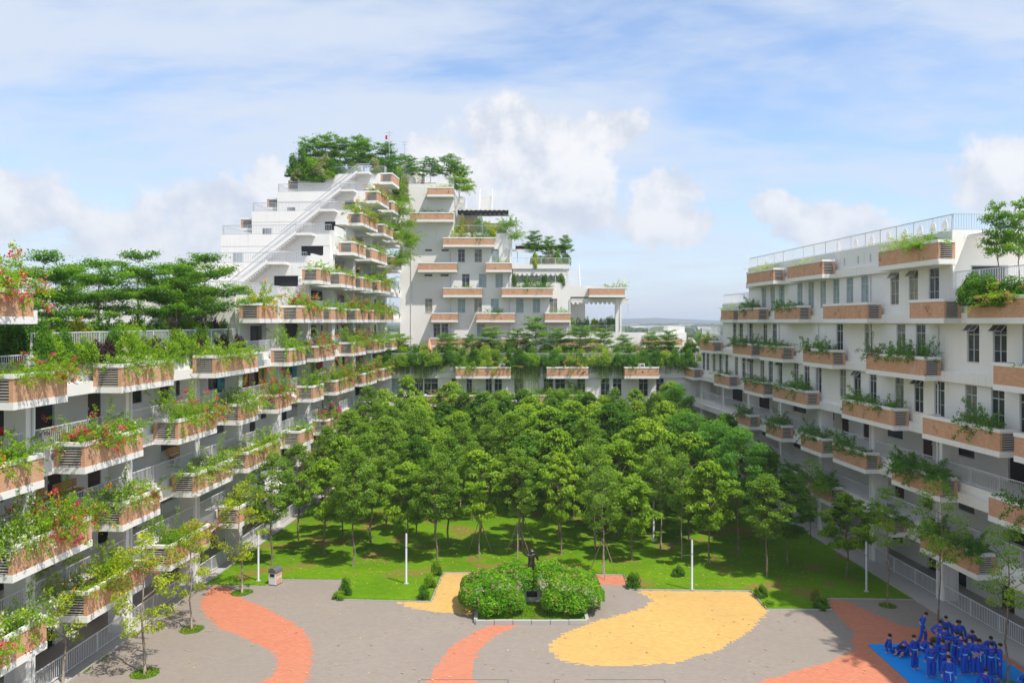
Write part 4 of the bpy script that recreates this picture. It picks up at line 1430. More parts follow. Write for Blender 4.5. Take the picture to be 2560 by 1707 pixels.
b = MB(); b.box(-0.15, 0.15, -0.42, 0.42, 0, 0.6, 'white paint'); add('casing', b.mesh('casing'), r)
b = MB(); b.tube([(-0.155, 0, 0.3), (-0.17, 0, 0.3)], [0.22, 0.22], 'gunmetal', 14); add('fan_grille', b.mesh('fan_grille'), r)

# white garden chairs on the roof of the shaded wing, showing through its railing
for i, px in enumerate((2105, 2150, 2190, 2232, 2275, 2312, 2345, 2375)):
    sx = rpx(px, -0.4)
    r = add('garden_chair', None, loc=right.W(-0.35, sx, TT(6) - 0.35), rot=(0, 0, right.yaw()), label=f"white round-backed chair on the shaded wing roof, {ORD[i]} from the far end", category='chair', group='white chairs on the shaded wing roof')
    b = MB(); b.box(-0.24, 0.24, -0.24, 0.24, 0.42, 0.46, 'awning white'); add('seat', b.mesh('seat'), r)
    b = MB()
    ar = [(-0.30 + 0.05 * j, 0.46, 0.62 + 0.55 * math.sqrt(max(0, 1 - ((j - 6) / 6.2) ** 2))) for j in range(13)]
    for (y0, z0, z1), (y1, _, z2) in zip(ar[:-1], ar[1:]):
        b.hexa([(-0.27, y0, z0), (-0.23, y0, z0), (-0.23, y1, z0), (-0.27, y1, z0), (-0.27, y0, z1), (-0.23, y0, z1), (-0.23, y1, z2), (-0.27, y1, z2)], 'awning white')
    add('backrest', b.mesh('backrest'), r)
    for x in (-0.2, 0.2):
        for y in (-0.2, 0.2):
            add('leg', boxdata(0.04, 0.04, 0.42, 'awning white'), r, loc=(x, y, 0.21))

# ------------------------------------------------------------------ foliage
def nrm(v):
    return v / np.maximum(np.linalg.norm(v, axis=1, keepdims=True), 1e-9)


def leaf_quads(rs, C, size, aspect=0.5, up=0.4, out=None, outw=0.0, droop=0.0, horiz=0.0, axis=None, axw=0.0):
    n = len(C)
    N = rs.normal(size=(n, 3))
    N[:, 2] += up * 2
    if out is not None: N += out * outw
    N = nrm(N)
    if horiz: N = nrm(N * (1 - horiz) + np.array([0, 0, 1.0]) * horiz)
    A = rs.normal(size=(n, 3))
    if axis is not None: A = A * (1 - axw) + axis * axw * 2
    A = nrm(A - N * (A * N).sum(1, keepdims=True))
    B = np.cross(N, A)
    L = size * (0.65 + 0.7 * rs.rand(n, 1))
    W = L * aspect
    fold = N * W * 0.18
    v0 = C - A * L * 0.5
    v1 = C + B * W * 0.5 + fold
    v2 = C + A * L * 0.5 - np.array([0, 0, 1.0]) * L * droop
    v3 = C - B * W * 0.5 + fold
    return np.stack([v0, v1, v2, v3], 1).reshape(-1, 3)


def leaf_mesh(name, parts):
    """parts: list of (verts(4n,3), material, tint(n))"""
    V = np.concatenate([p[0] for p in parts]); ms = []; mi = []; ti = []
    for v, m, t in parts:
        if m not in ms: ms.append(m)
        mi.append(np.full(len(v) // 4, ms.index(m))); ti.append(t)
    return fast_mesh(name, V, np.arange(len(V)).reshape(-1, 4), ms, np.concatenate(mi), np.concatenate(ti))


def curve_pts(p, d, L, n, rs, grav=0.0, wob=0.15):
    p = np.array(p, float); d = np.array(d, float); d /= np.linalg.norm(d)
    out = [p.copy()]
    for i in range(n):
        d = d + rs.normal(size=3) * wob / n * 3 + np.array([0, 0, -grav / n])
        d /= np.linalg.norm(d)
        p = p + d * L / n
        out.append(p.copy())
    return np.array(out)


# sprawling planter shrubs: arching shoots carrying leaves, blossom near the tips ---------------------
SHRUB = {}


def make_shrub(key, seed, leafm, flow, nf, nstem=34, L=1.5, spread=1.0, size=0.085, dense=46, upw=0.8, hang=0.9):
    rs = np.random.RandomState(seed)
    LC = []; FC = []; b = MB(); T_ = []
    for i in range(nstem):
        y = rs.uniform(-0.95, 0.95) * spread
        side = rs.uniform(-0.9, 1.4)
        d = (side, rs.normal() * 0.6, upw + rs.rand() * 0.7)
        Ls = L * rs.uniform(0.35, 1.05) * (1.25 if rs.rand() < 0.12 else 1)
        P = curve_pts((rs.uniform(-0.3, 0.3), y, 0), d, Ls, 8, rs, grav=hang * rs.uniform(0.5, 1.8), wob=0.25)
        if i % 2 == 0: b.tube([tuple(p) for p in P[::2]], [0.012, 0.010, 0.008, 0.006, 0.004], 'bark', 3)
        m = int(dense * Ls)
        t = rs.rand(m) ** 0.75 * 7.99
        k = t.astype(int); f = (t - k)[:, None]
        C = P[k] * (1 - f) + P[k + 1] * f
        thick = 0.11 * (1.25 - t / 8)[:, None] + 0.02
        C = C + rs.normal(size=C.shape) * thick
        LC.append(C); T_.append(np.clip(0.15 + 0.5 * t / 8 + rs.normal(size=m) * 0.15, 0, 1))
        if nf and rs.rand() < 0.75:
            q = int(nf * 1.9 * rs.uniform(0.4, 1.6))
            c = P[rs.randint(5, 9)]
            FC.append(c + rs.normal(size=(q, 3)) * 0.095)
    C = np.concatenate(LC); tt = np.concatenate(T_)
    fol = leaf_mesh('foliage', [(leaf_quads(rs, C, size, 0.6, up=0.5), leafm, tt)])
    blo = None
    if FC:
        C = np.concatenate(FC)
        blo = leaf_mesh('blossom', [(leaf_quads(rs, C, 0.095, 0.85, up=0.3), flow, rs.rand(len(C)))])
    SHRUB[key] = (fol, b.mesh('stems'), blo)


SPEC = {  # key: leaf, flower, flowers per stem, words
    'G': ('leaf vine', None, 0, 'leafy green shrub'), 'g': ('leaf vine dark', 'flower rose', 0.6, 'dark green leafy shrub'),
    'P': ('leaf vine', 'flower pink', 10, 'pink flowering bougainvillea'), 'M': ('leaf vine', 'flower magenta', 22, 'magenta flowering bougainvillea'),
    'O': ('leaf vine', 'flower orange', 6, 'orange flowering creeper'), 'Y': ('leaf vine', 'flower yellow', 10, 'yellow flowering creeper'),
    'W': ('leaf vine', 'flower white', 9, 'white flowering bougainvillea'), 'R': ('leaf vine', 'flower rose', 10, 'rosy flowering creeper'),
    'm': ('leaf vine dark', 'flower magenta', 3, 'dark shrub with few magenta flowers'), 'r': ('leaf vine dark', 'flower orange', 4, 'dark shrub with orange flowers'),
    'd': ('leaf vine dark', None, 0, 'dense dark creeper'), 'D': ('leaf tier', 'flower pink', 2.0, 'lush green shrub with red flowers'),
    'S': ('leaf yellow green', 'flower white', 1.5, 'sparse yellow-green creeper'), 's': ('leaf vine', None, 0, 'sparse small creeper')}
seed = 100
for k, (lm, fm, nf, _) in SPEC.items():
    for v in range(3 if k in 'Gg' else 2):
        seed += 7
        if k in 'Ss':
            make_shrub((k, v), seed, lm, fm, nf, nstem=22, L=1.6, dense=48, upw=1.0, hang=0.7)
        elif k in 'dD':
            make_shrub((k, v), seed, lm, fm, nf, nstem=52, L=1.9, dense=80, hang=1.25, size=0.11)
        elif k in 'gmr':
            make_shrub((k, v), seed, lm, fm, nf, nstem=34, L=1.5, dense=64, hang=1.0, size=0.10)
        else:
            make_shrub((k, v), seed, lm, fm, nf, nstem=46, L=2.1, dense=62, size=0.10, hang=1.15)

LEVELW = {1: 'first', 2: 'second', 3: 'third', 4: 'fourth', 5: 'fifth', 6: 'sixth', 7: 'seventh', 8: 'eighth', 9: 'ninth', 10: 'tenth'}
FRW = {id(left): 'sunlit open wing', id(right): 'shaded wing', id(back): 'low back wing', id(mid): 'stepped back block'}
rs_ = random.Random(77)
plist = sorted(PL, key=lambda q: (id(q[0]), q[1], q[2]))
cnt = {}
used_labels = {}


def uniq(lb):
    if len(lb.replace('-', ' ').split()) > 16: lb = lb.replace(' the ', ' ', 1)
    if len(lb.replace('-', ' ').split()) > 16: lb = lb.replace('bright green bush', 'green bush').replace('yellow and orange leaved', 'yellow-orange')
    if lb not in used_labels:
        used_labels[lb] = 1
        return lb
    used_labels[lb] += 1
    raise ValueError('label twice: ' + lb)


for fr, n, s0, s1, o0, o1, plants in plist:
    key = (id(fr), n); cnt[key] = cnt.get(key, 0) + 1
    idx = cnt[key]
    if not plants: continue
    L = s1 - s0
    m = len(plants)
    # fill longer planters evenly
    for j, ch in enumerate(plants):
        if ch == '-': continue
        fol, stems, blo = SHRUB[(ch, rs_.randrange(3 if ch in 'Gg' else 2))]
        s = s0 + L * (j + 0.5) / m + rs_.uniform(-0.15, 0.15)
        o = (o0 + o1) / 2 + (0.12 if fr in (left, right) else -0.1)
        hs = 0.92 if fr is mid else 1.0
        loc = fr.W(o, s, zb(n) + 1.15 * hs)
        sy = min(L / m / 1.75, 1.5) * rs_.uniform(0.60, 0.98)
        big = {'left': 1.0}.get('x', 1.0)
        hz = rs_.choice((0.62, 0.85, 1.05, 1.3)) * rs_.uniform(0.9, 1.1) * (0.8 if L / m < 1.6 else 1.0)
        wx = rs_.uniform(0.80, 1.05)
        if ch in 'YP' and fr is left and n <= 3 and s < 40: hz *= 1.35; wx = 1.2
        if fr in (mid, back): wx *= 0.9
        where = ('', ' end')[0]
        words_ = SPEC[ch][3]
        spot = {1: 'in', 2: ('nearer half of', 'farther half of')[j % 2], 3: ('near end of', 'middle of', 'far end of')[j % 3]}[m] if fr in (left, right) else {1: 'in', 2: ('first half of', 'second half of')[j % 2], 3: ('first third of', 'middle of', 'last third of')[j % 3]}[m]
        lb = uniq(f"{words_}, {spot} {ORD[idx - 1]} brick planter, {LEVELW[n]} level, {FRW[id(fr)]}")
        r = add('planter_shrub', None, loc=loc, rot=(0, 0, fr.yaw()), scale=(fr.side * wx if fr.side > 0 else wx, sy, hz), label=lb, category='shrub', group='shrubs in the brick planters')
        if fr.side < 0: r.rotation_euler.z += math.pi
        add('foliage', fol, r); add('stems', stems, r)
        if blo: add('blossom', blo, r)


# trees ------------------------------------------------------------------------------------------
def grove_tree(kind, seed, H, crown0, rad, leafm, size, aspect, nleaf, droop, bark='bark', clumps=34, crad=0.5, top=0.3, lean=0.0, horiz=0.0, tr=0.075, clumpflat=0.75):
    rs = np.random.RandomState(seed)
    b = MB()
    P = [np.array([0, 0, 0.0])]
    n = 7
    for i in range(1, n + 1):
        P.append(np.array([rs.normal() * 0.06 + lean * i / n, rs.normal() * 0.06, H * 0.93 * i / n]))
    b.tube([tuple(p) for p in P], [tr * (1 - 0.8 * i / n) for i in range(n + 1)], bark, 7)
    def trunk_at(z):
        t = np.clip(z / (H * 0.93) * n, 0, n - 1e-3); k = int(t)
        return P[k] * (1 - (t - k)) + P[k + 1] * (t - k)
    cc = []; cr = []
    ch = H - crown0
    for i in range(clumps):
        u = (i + 0.5) / clumps
        z = crown0 + ch * u * 0.97
        prof = math.sin(math.pi * min(1, (u * 0.86 + 0.14)) ** (0.85 + top)) ** 0.7
        R_ = rad * prof * (0.30 + 0.85 * rs.rand() ** 0.7)
        a = i * 2.39996 + rs.normal() * 0.4
        c = trunk_at(min(z, H * .9)) * np.array([1, 1, 0]) + np.array([math.cos(a) * R_, math.sin(a) * R_, z])
        cc.append(c); cr.append(crad * (0.7 + 0.6 * rs.rand()))
        if i % 2 == 0:
            z0 = max(crown0 * 0.85, z - R_ * 0.8)
            s = trunk_at(z0)
            mdp = (s + c) / 2 + np.array([0, 0, -0.1])
            b.tube([tuple(s), tuple(mdp), tuple(c)], [tr * 0.35, tr * 0.22, 0.012], bark, 4)
    cc = np.array(cc); cr = np.array(cr)
    w = cr ** 2; w /= w.sum()
    pick = rs.choice(len(cc), nleaf, p=w)
    D = nrm(rs.normal(size=(nleaf, 3)))
    D[:, 2] = np.where(D[:, 2] < -0.2, D[:, 2] * 0.45, D[:, 2])
    rr = cr[pick][:, None] * (0.55 + 0.5 * rs.rand(nleaf, 1))
    C = cc[pick] + D * rr * np.array([1, 1, clumpflat])
    cen = np.array([0, 0, crown0 + ch * 0.45])
    out = nrm(C - cen)
    V = leaf_quads(rs, C, size, aspect, up=0.5, out=out, outw=0.8, droop=droop, horiz=horiz, axis=out, axw=0.35)
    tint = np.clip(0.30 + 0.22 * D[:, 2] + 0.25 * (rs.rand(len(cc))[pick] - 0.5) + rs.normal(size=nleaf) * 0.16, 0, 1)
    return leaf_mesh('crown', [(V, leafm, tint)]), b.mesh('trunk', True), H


KINDS = {
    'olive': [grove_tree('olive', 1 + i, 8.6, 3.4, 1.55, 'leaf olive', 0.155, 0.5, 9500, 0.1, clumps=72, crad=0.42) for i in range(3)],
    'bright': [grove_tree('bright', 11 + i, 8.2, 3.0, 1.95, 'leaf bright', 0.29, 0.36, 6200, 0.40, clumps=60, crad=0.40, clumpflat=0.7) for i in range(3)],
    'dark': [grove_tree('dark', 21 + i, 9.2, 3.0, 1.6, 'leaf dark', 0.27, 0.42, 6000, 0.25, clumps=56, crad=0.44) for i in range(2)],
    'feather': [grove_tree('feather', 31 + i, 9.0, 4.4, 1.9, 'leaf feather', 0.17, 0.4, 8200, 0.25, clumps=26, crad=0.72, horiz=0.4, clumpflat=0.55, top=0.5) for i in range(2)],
    'sapling': [grove_tree('sapling', 41 + i, 6.6, 2.0, 1.25, 'leaf yellow green', 0.14, 0.42, 2300, 0.2, clumps=26, crad=0.38, tr=0.06, bark='pale bark', lean=0.15) for i in range(3)],
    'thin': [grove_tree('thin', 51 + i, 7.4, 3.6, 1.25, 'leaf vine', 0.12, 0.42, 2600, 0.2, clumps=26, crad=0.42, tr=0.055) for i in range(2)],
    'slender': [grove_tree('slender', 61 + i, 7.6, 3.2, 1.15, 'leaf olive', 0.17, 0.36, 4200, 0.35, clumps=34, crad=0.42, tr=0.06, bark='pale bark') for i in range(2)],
}
KW = {'olive': 'olive green fine-leaved tree', 'bright': 'yellow-green broad-leaved tree', 'dark': 'dark green large-leaved tree', 'feather': 'feathery blue-green tree',
      'sapling': 'sparse young sunlit tree', 'thin': 'thin dark-trunked young tree', 'slender': 'slender pale-trunked tree'}
rt = random.Random(21)


def put_tree(kind, x, y, H, label, group='grove trees on the lawn', wide=1.0, z=0.03, var=None, tilt=(0, 0)):
    cr, tk, H0 = KINDS[kind][rt.randrange(len(KINDS[kind])) if var is None else var]
    s = H / H0
    wide *= rt.uniform(0.88, 1.22)
    r = add('grove_tree', None, loc=(x, y, z), rot=(tilt[0], tilt[1], rt.uniform(0, 6.28)), scale=(s ** 0.6 * wide, s ** 0.6 * wide, s), label=label, category='tree', group=group)
    add('trunk', tk, r); add('crown', cr, r)
    return r


FRONT = [  # photo px, py of the foot, kind, height
    (679, 1414, 'olive', 7.8), (747, 1355, 'olive', 7.6), (812, 1385, 'bright', 7.0), (857, 1342, 'bright', 8.0), (883, 1416, 'olive', 8.0), (927, 1361, 'olive', 8.4), (965, 1312, 'olive', 9.0),
    (1016, 1392, 'bright', 6.8), (1041, 1342, 'dark', 8.0), (1092, 1406, 'olive', 7.6), (1122, 1365, 'olive', 8.3), (1199, 1385, 'bright', 7.6), (1294, 1392, 'olive', 7.8), (1306, 1369, 'dark', 8.4),
    (1402, 1387, 'bright', 7.4), (1396, 1345, 'bright', 8.6), (1488, 1373, 'slender', 7.8), (1508, 1436, 'slender', 7.2), (1469, 1318, 'olive', 9.0), (1547, 1347, 'bright', 7.8), (1579, 1401, 'bright', 6.0),
    (1612, 1328, 'bright', 9.2), (1651, 1374, 'slender', 7.8), (1704, 1399, 'slender', 7.6), (1723, 1350, 'bright', 8.4), (1773, 1408, 'bright', 7.2), (1787, 1333, 'feather', 8.8), (1845, 1389, 'feather', 9.2),
    (1901, 1357, 'dark', 7.6), (1918, 1442, 'olive', 6.8), (1970, 1413, 'dark', 6.4), (2025, 1382, 'thin', 6.9), (2116, 1445, 'bright', 5.6)]
STK = {(1199, 1385), (1294, 1392), (1508, 1436), (1306, 1369)}
pos = []
for i, (px, py, kind, H) in enumerate(sorted(FRONT)):
    p = G(px, py)
    pos.append((p.x, p.y))
    row = 'front' if py > 1378 else 'second' if py > 1335 else 'third'
    near = ''
    lb = f"{KW[kind]}, {row} rows of the grove, trunk {ORD[i]} from sunlit wing" if i < 20 else f"{KW[kind]}, {row} rows of the grove, trunk {ORD[32 - i]} from shaded wing"
    tilt = (0, 0.05) if px in (1651, 1970, 1773) else (0, 0.0)
    tilt = (rt.uniform(-.035, .035), rt.uniform(-.035, .035))
    r = put_tree(kind, p.x, p.y, H, uniq(lb), wide=1.0)
    if (px, py) in STK:
        b = MB()
        for a in (0.5, 2.6, 4.7):
            b.tube([(1.0 * math.cos(a), 1.0 * math.sin(a), 0), (0.05 * math.cos(a), 0.05 * math.sin(a), 2.4)], [0.03, 0.03], 'pale bark', 5)
        k = add('tree_stake', b.mesh('tree_stake'), loc=(p.x, p.y, 0.03), label=f"three leaning bamboo props round {ORD[i]} grove trunk", category='tree stake', kind='thing', group='bamboo props round young trunks')
# the mass of the grove behind, on a loose grid
DENSE = []
for j, yy in enumerate(np.arange(65.8, 92.5, 3.45)):
    xl = -24.64 + AL * yy + 3.1; xr = 29.5 - AR * yy - 4.0
    n = int((xr - xl) / 3.35)
    for i in range(n + 1):
        x = xl + (xr - xl) * (i + (0.5 if j % 2 else 0.15)) / (n + 1) + rt.uniform(-0.7, 0.7)
        y = yy + rt.uniform(-0.9, 0.9)
        if any((x - a) ** 2 + (y - c) ** 2 < 2.4 ** 2 for a, c in pos): continue
        DENSE.append((x, y, j))
per_row = {}
for x, y, j in DENSE:
    f = (x + 19) / 42
    r_ = rt.random()
    if f > 0.80: kind = 'feather' if r_ < 0.55 else 'olive' if r_ < 0.8 else 'dark'
    elif f < 0.25: kind = 'olive' if r_ < 0.8 else 'bright'
    else: kind = 'bright' if r_ < 0.38 else 'olive' if r_ < 0.68 else 'dark'
    if y > 82: kind = 'dark' if r_ < 0.45 else 'bright' if r_ < 0.75 else 'olive'
    H = 8.0 + rt.uniform(-1.5, 1.3) + (1.6 if rt.random() < 0.12 else 0)
    if 0.42 < f < 0.8 and y > 66: H += 0.7
    k = per_row[j] = per_row.get(j, 0) + 1
    put_tree(kind, x, y, H, uniq(f"{KW[kind]} deep in grove, {ORD[k - 1]} from sunlit wing, {ORD[j]} inner row"))

# trees standing in the paving, each in a small ring of grass
def grass_disc(name, x, y, rx, ry, n, label, seedn=3, z=0.012, blades=True):
    rs = np.random.RandomState(seedn)
    k = 18
    pts = [(math.cos(2 * math.pi * i / k) * rx * rs.uniform(0.85, 1.1), math.sin(2 * math.pi * i / k) * ry * rs.uniform(0.85, 1.1)) for i in range(k)]
    me = bpy.data.meshes.new('turf'); me.from_pydata([(a, c, z) for a, c in pts], [], [list(range(k))]); me.materials.append(MATS['lawn']); me.update()
    r = add(name, me, loc=(x, y, 0), label=label, category='grass patch', kind='stuff')
    C = rs.uniform(-1, 1, size=(n, 3)) * np.array([rx * .95, ry * .95, 0])
    C = C[(C[:, 0] / rx) ** 2 + (C[:, 1] / ry) ** 2 < 1]; C[:, 2] = 0.05
    V = leaf_quads(rs, C, 0.14, 0.25, up=0.0, axis=np.array([[0, 0, 1.0]]), axw=0.8)
    add('blades', leaf_mesh('blades', [(V, 'grass blades', rs.rand(len(C)))]), r)
    return r


PIT = [(362, 1683, 'sapling', 6.9, 0, 'beside the nearest open railing'), (479, 1573, 'sapling', 6.1, 1, 'where the red band starts'), (605, 1481, 'sapling', 7.0, 2, 'at the corner of lawn and red band'),
       (2219, 1514, 'thin', 7.2, 0, 'above the walking person on the shaded paving'), (2350, 1602, 'thin', 8.4, 1, 'behind the group on the blue mat'), (2519, 1712, 'thin', 7.6, 0, 'beside the group on the blue mat'), (157, 1712, 'sapling', 6.9, 1, 'against the lowest sunlit gallery')]
for i, (px, py, kind, H, v, w) in enumerate(PIT):
    p = G(px, py)
    put_tree(kind, p.x, p.y, H, uniq(f"{KW[kind]} in the paving {w}"), group='young trees in the paving', var=v, z=0.0)
    if i not in (6,):
        grass_disc('grass_ring', p.x, p.y, 0.68 if i < 3 else 0.5, 0.62 if i < 3 else 0.45, 380, f"small ring of grass round the paving tree {w}", 30 + i)


# tiered rooftop trees -------------------------------------------------------------------------------
def tier_tree(seed, H, base, R0, nbr, nleaf, size=0.10, tr=0.07, loose=1.0, nt=3, tw=0.72, fall=0.70, pw=2.2):
    rs = np.random.RandomState(seed)
    b = MB()
    P = [np.array([rs.normal() * 0.07, rs.normal() * 0.07, H * 0.97 * i / 6]) for i in range(7)]
    P[0] = np.zeros(3)
    b.tube([tuple(p) for p in P], [tr * (1 - 0.85 * i / 6) for i in range(7)], 'bark', 6)
    CC = []; TI = []
    for t in range(nbr):
        u = ((t + rs.rand() * 0.8) / nbr)
        tier = round(u * nt) / nt
        u2 = tw * tier + (1 - tw) * u
        z = base + (H - base) * u2 * 0.95
        R_ = R0 * (1 - fall * u2 ** pw) * rs.uniform(0.7, 1.15)
        a = t * 2.39996 + rs.normal() * 0.2
        Lb = R_
        rise = rs.uniform(0.03, 0.32) * Lb + 0.3 * u2 * u2 * Lb
        e = np.array([math.cos(a) * Lb, math.sin(a) * Lb, z + rise])
        s = np.array([0, 0, z - 0.1])
        b.tube([tuple(s), tuple((s + e) / 2 + np.array([0, 0, 0.05])), tuple(e)], [tr * 0.3, tr * 0.2, 0.008], 'bark', 3)
        m = int(nleaf / nbr * (0.35 + 1.3 * (R_ / R0)))
        nc = 7
        side = np.array([-math.sin(a), math.cos(a), 0])
        f = rs.uniform(0.3, 1.08, (nc, 1))
        cc = s + (e - s) * f + side * rs.normal(size=(nc, 1)) * 0.24 * Lb * loose
        k = rs.randint(0, nc, m)
        C = cc[k] + rs.normal(size=(m, 3)) * np.array([0.16, 0.16, 0.055]) * (0.6 + 0.4 * R0 / 2.2) * 1.35 + np.array([0, 0, 0.05])
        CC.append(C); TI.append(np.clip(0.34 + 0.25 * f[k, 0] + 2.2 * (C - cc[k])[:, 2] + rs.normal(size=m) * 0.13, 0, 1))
    C = np.concatenate(CC)
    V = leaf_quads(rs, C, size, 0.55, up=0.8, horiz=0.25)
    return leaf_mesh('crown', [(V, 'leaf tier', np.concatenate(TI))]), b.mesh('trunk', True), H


TIERS = [tier_tree(201 + i, 5.2, 2.0, 2.35, 30, 8200, size=0.135, tr=0.085, loose=0.8) for i in range(3)]
TIERS_S = [tier_tree(221 + i, 4.4, 1.7, 1.5, 26, 4000, size=0.15, loose=0.95, nt=3, tw=0.35, fall=0.62, pw=3.0) for i in range(3)]


def put_tier(x, y, z, H, label, small=False, wide=1.0, group='tiered trees on the terraces'):
    cr, tk, H0 = rt.choice(TIERS_S if small else TIERS)
    s = H / H0
    r = add('tiered_tree', None, loc=(x, y, z), rot=(0, 0, rt.uniform(0, 6.28)), scale=(wide * s ** 0.5, wide * s ** 0.5, s), label=label, category='tree', group=group)
    add('trunk', tk, r); add('crown', cr, r)


zg = TT(4) - 0.3
for i, (px, d, top, w) in enumerate([(30, 36.5, 690, 0.8), (113, 38.5, 643, 0.95), (190, 46.5, 672, 0.8), (249, 42.5, 660, 1.0), (346, 46.0, 640, 0.95), (415, 52.0, 675, 0.9), (440, 48.5, 672, 1.0), (475, 54.0, 660, 0.8), (513, 51.5, 645, 1.1)]):
    x = (px - 1280) / FP * d
    H = EYE + (HZ - top) / FP * d - zg
    put_tier(x, d, zg, H, uniq(f"tiered dark green tree on the low roof garden, {ORD[i]} from the near end"), wide=w * 1.02, group='tiered trees of the near roof garden')
for i, (px, top, w, d) in enumerate([(1000, 838, 1.1, 99), (1119, 836, 1.1, 98), (1175, 838, 0.9, 101), (1227, 822, 1.1, 99), (1293, 824, 1.1, 100), (1338, 797, 1.0, 98), (1393, 824, 1.0, 99), (1450, 820, 1.3, 98), (1510, 824, 1.0, 100), (1560, 838, 0.9, 102), (1629, 832, 0.9, 98.5),
                               (1671, 829, 1.0, 98.5), (1757, 835, 1.0, 97)]):
    x = bX(px, d); z = TT(3) - 0.3
    put_tier(x, d, z, bZ(top, d) - z, uniq(f"tiered tree on the back roof garden, {ORD[i]} from the sunlit wing"), small=True, wide=w * 1.12, group='tiered trees of the back roof garden')
for i, (px, d, z, top, w, lb) in enumerate([
        (775, 101, TT(10) - .4, 350, 1.15, 'big tiered tree crowning the stepped tower, at its outer corner'), (815, 102.5, TT(10) - .4, 342, 1.2, 'tallest feathery tiered tree in the middle of the tower top'), (850, 101.5, TT(10) - .4, 347, 1.1, 'tiered tree on the tower top next to the tallest one'),
        (893, 101.5, TT(10) - .4, 344, 1.15, 'tiered tree just beside the stair head of the tower'), (908, 104, TT(10) - .4, 352, 1.1, 'tiered tree behind the stair head of the tower'),
        (963, 102.5, TT(10) - .4, 362, 1.3, 'wide tiered tree beyond the stair head on the tower'), (1015, 108, TT(10) - .4, 390, 1.3, 'small tiered tree between tower and stepped block'),
        (1075, 108, TT(10) - .4, 396, 1.1, 'thin umbrella-shaped tree on the highest terrace of the stepped block'), (1125, 108.5, TT(10) - .4, 388, 1.15, 'dense tiered tree at the corner of the highest terrace'), (1148, 110, TT(10) - 2.4, 415, 1.1, 'tiered tree hanging over the edge behind the highest terrace'),
        (1335, 107.2, TT(7) - .9, 581, 0.9, 'first thin tiered tree before the middle awning'), (1372, 107.2, TT(7) - .9, 594, 0.8, 'second thin tiered tree before the middle awning'), (1413, 107.2, TT(7) - .9, 590, 0.7, 'third thin tiered tree before the middle awning')]):
    put_tier(bX(px, d), d, z, bZ(top, d) - z, uniq(lb), small=True, wide=w, group='tiered trees on high terraces')
for i, (px, d, top) in enumerate([(2493, 42.5, 512), (2548, 41.5, 507)]):
    put_tier((px - 1280) / FP * d, d, TT(5) - 0.4, EYE + (HZ - top) / FP * d - TT(5) + .4, ['tiered sapling against the bright wall of the shaded wing terrace', 'second tiered sapling by the frame edge on the shaded wing terrace'][i], small=True, wide=0.55, group='tiered saplings on the shaded wing terrace')


# low bushes, hedges and hanging curtains -----------------------------------------------------------
def bush_mesh(seed, leafm, n=3600, size=0.11, R_=(0.85, 0.8, 1.35), flower=None, nf=0, lumps=20, aspect=0.55):
    rs = np.random.RandomState(seed)
    cc = nrm(rs.normal(size=(lumps, 3))) * (0.55 + 0.35 * rs.rand(lumps, 1)); cc[:, 2] = np.abs(cc[:, 2]) * 0.9
    pick = rs.randint(0, lumps, n)
    D = nrm(rs.normal(size=(n, 3)))
    C = (cc[pick] + D * np.array([0.36, 0.36, 0.25]) * (0.6 + 0.5 * rs.rand(n, 1))) * np.array(R_)
    C[:, 2] = np.maximum(C[:, 2], 0.02)
    out = nrm(C)
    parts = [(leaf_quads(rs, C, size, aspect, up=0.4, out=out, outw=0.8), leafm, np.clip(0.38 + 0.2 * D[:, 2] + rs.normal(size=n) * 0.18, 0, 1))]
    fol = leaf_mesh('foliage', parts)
    fl = None
    if flower:
        D = nrm(rs.normal(size=(nf, 3))); D[:, 2] = np.abs(D[:, 2])
        pick = rs.randint(0, lumps, nf)
        C = (cc[pick] + D * 0.42) * np.array(R_)
        fl = leaf_mesh('blossom', [(leaf_quads(rs, C, size * 0.9, 0.9, up=0.6), flower, rs.rand(nf))])
    return fol, fl


BUSH = {}
for i, (k, lm, kw) in enumerate([('green', 'leaf tier', {}), ('dark', 'leaf dark', dict(size=0.13)), ('vine', 'leaf vine', {}), ('gold', 'leaf gold', dict(flower='flower orange', nf=60)), ('purple', 'leaf purple', dict(size=0.12)),
                                 ('cream', 'leaf cream', dict(size=0.14)), ('rose', 'leaf vine', dict(flower='flower rose', nf=70)), ('palm', 'leaf yellow green', dict(size=0.42, aspect=0.20, n=2200))]):
    BUSH[k] = [bush_mesh(400 + i * 5 + v, lm, **kw) for v in range(2)]
BWD = {'green': 'bright green bush', 'dark': 'dark green bush', 'vine': 'light green leafy bush', 'gold': 'yellow and orange leaved bush', 'purple': 'purple-leaved bush', 'cream': 'cream variegated bush', 'rose': 'bush dotted with rosy flowers', 'palm': 'spiky palm-like shrub'}


def put_bush(k, loc, sc_, label, group, rz=None):
    fol, fl = rt.choice(BUSH[k])
    sc_ = (sc_[0], sc_[1], sc_[2] * 0.52)
    r = add('bush', None, loc=loc, rot=(0, 0, rt.uniform(0, 6.28) if rz is None else rz), scale=sc_, label=label, category='bush', group=group)
    add('foliage', fol, r)
    if fl: add('blossom', fl, r)
    return r


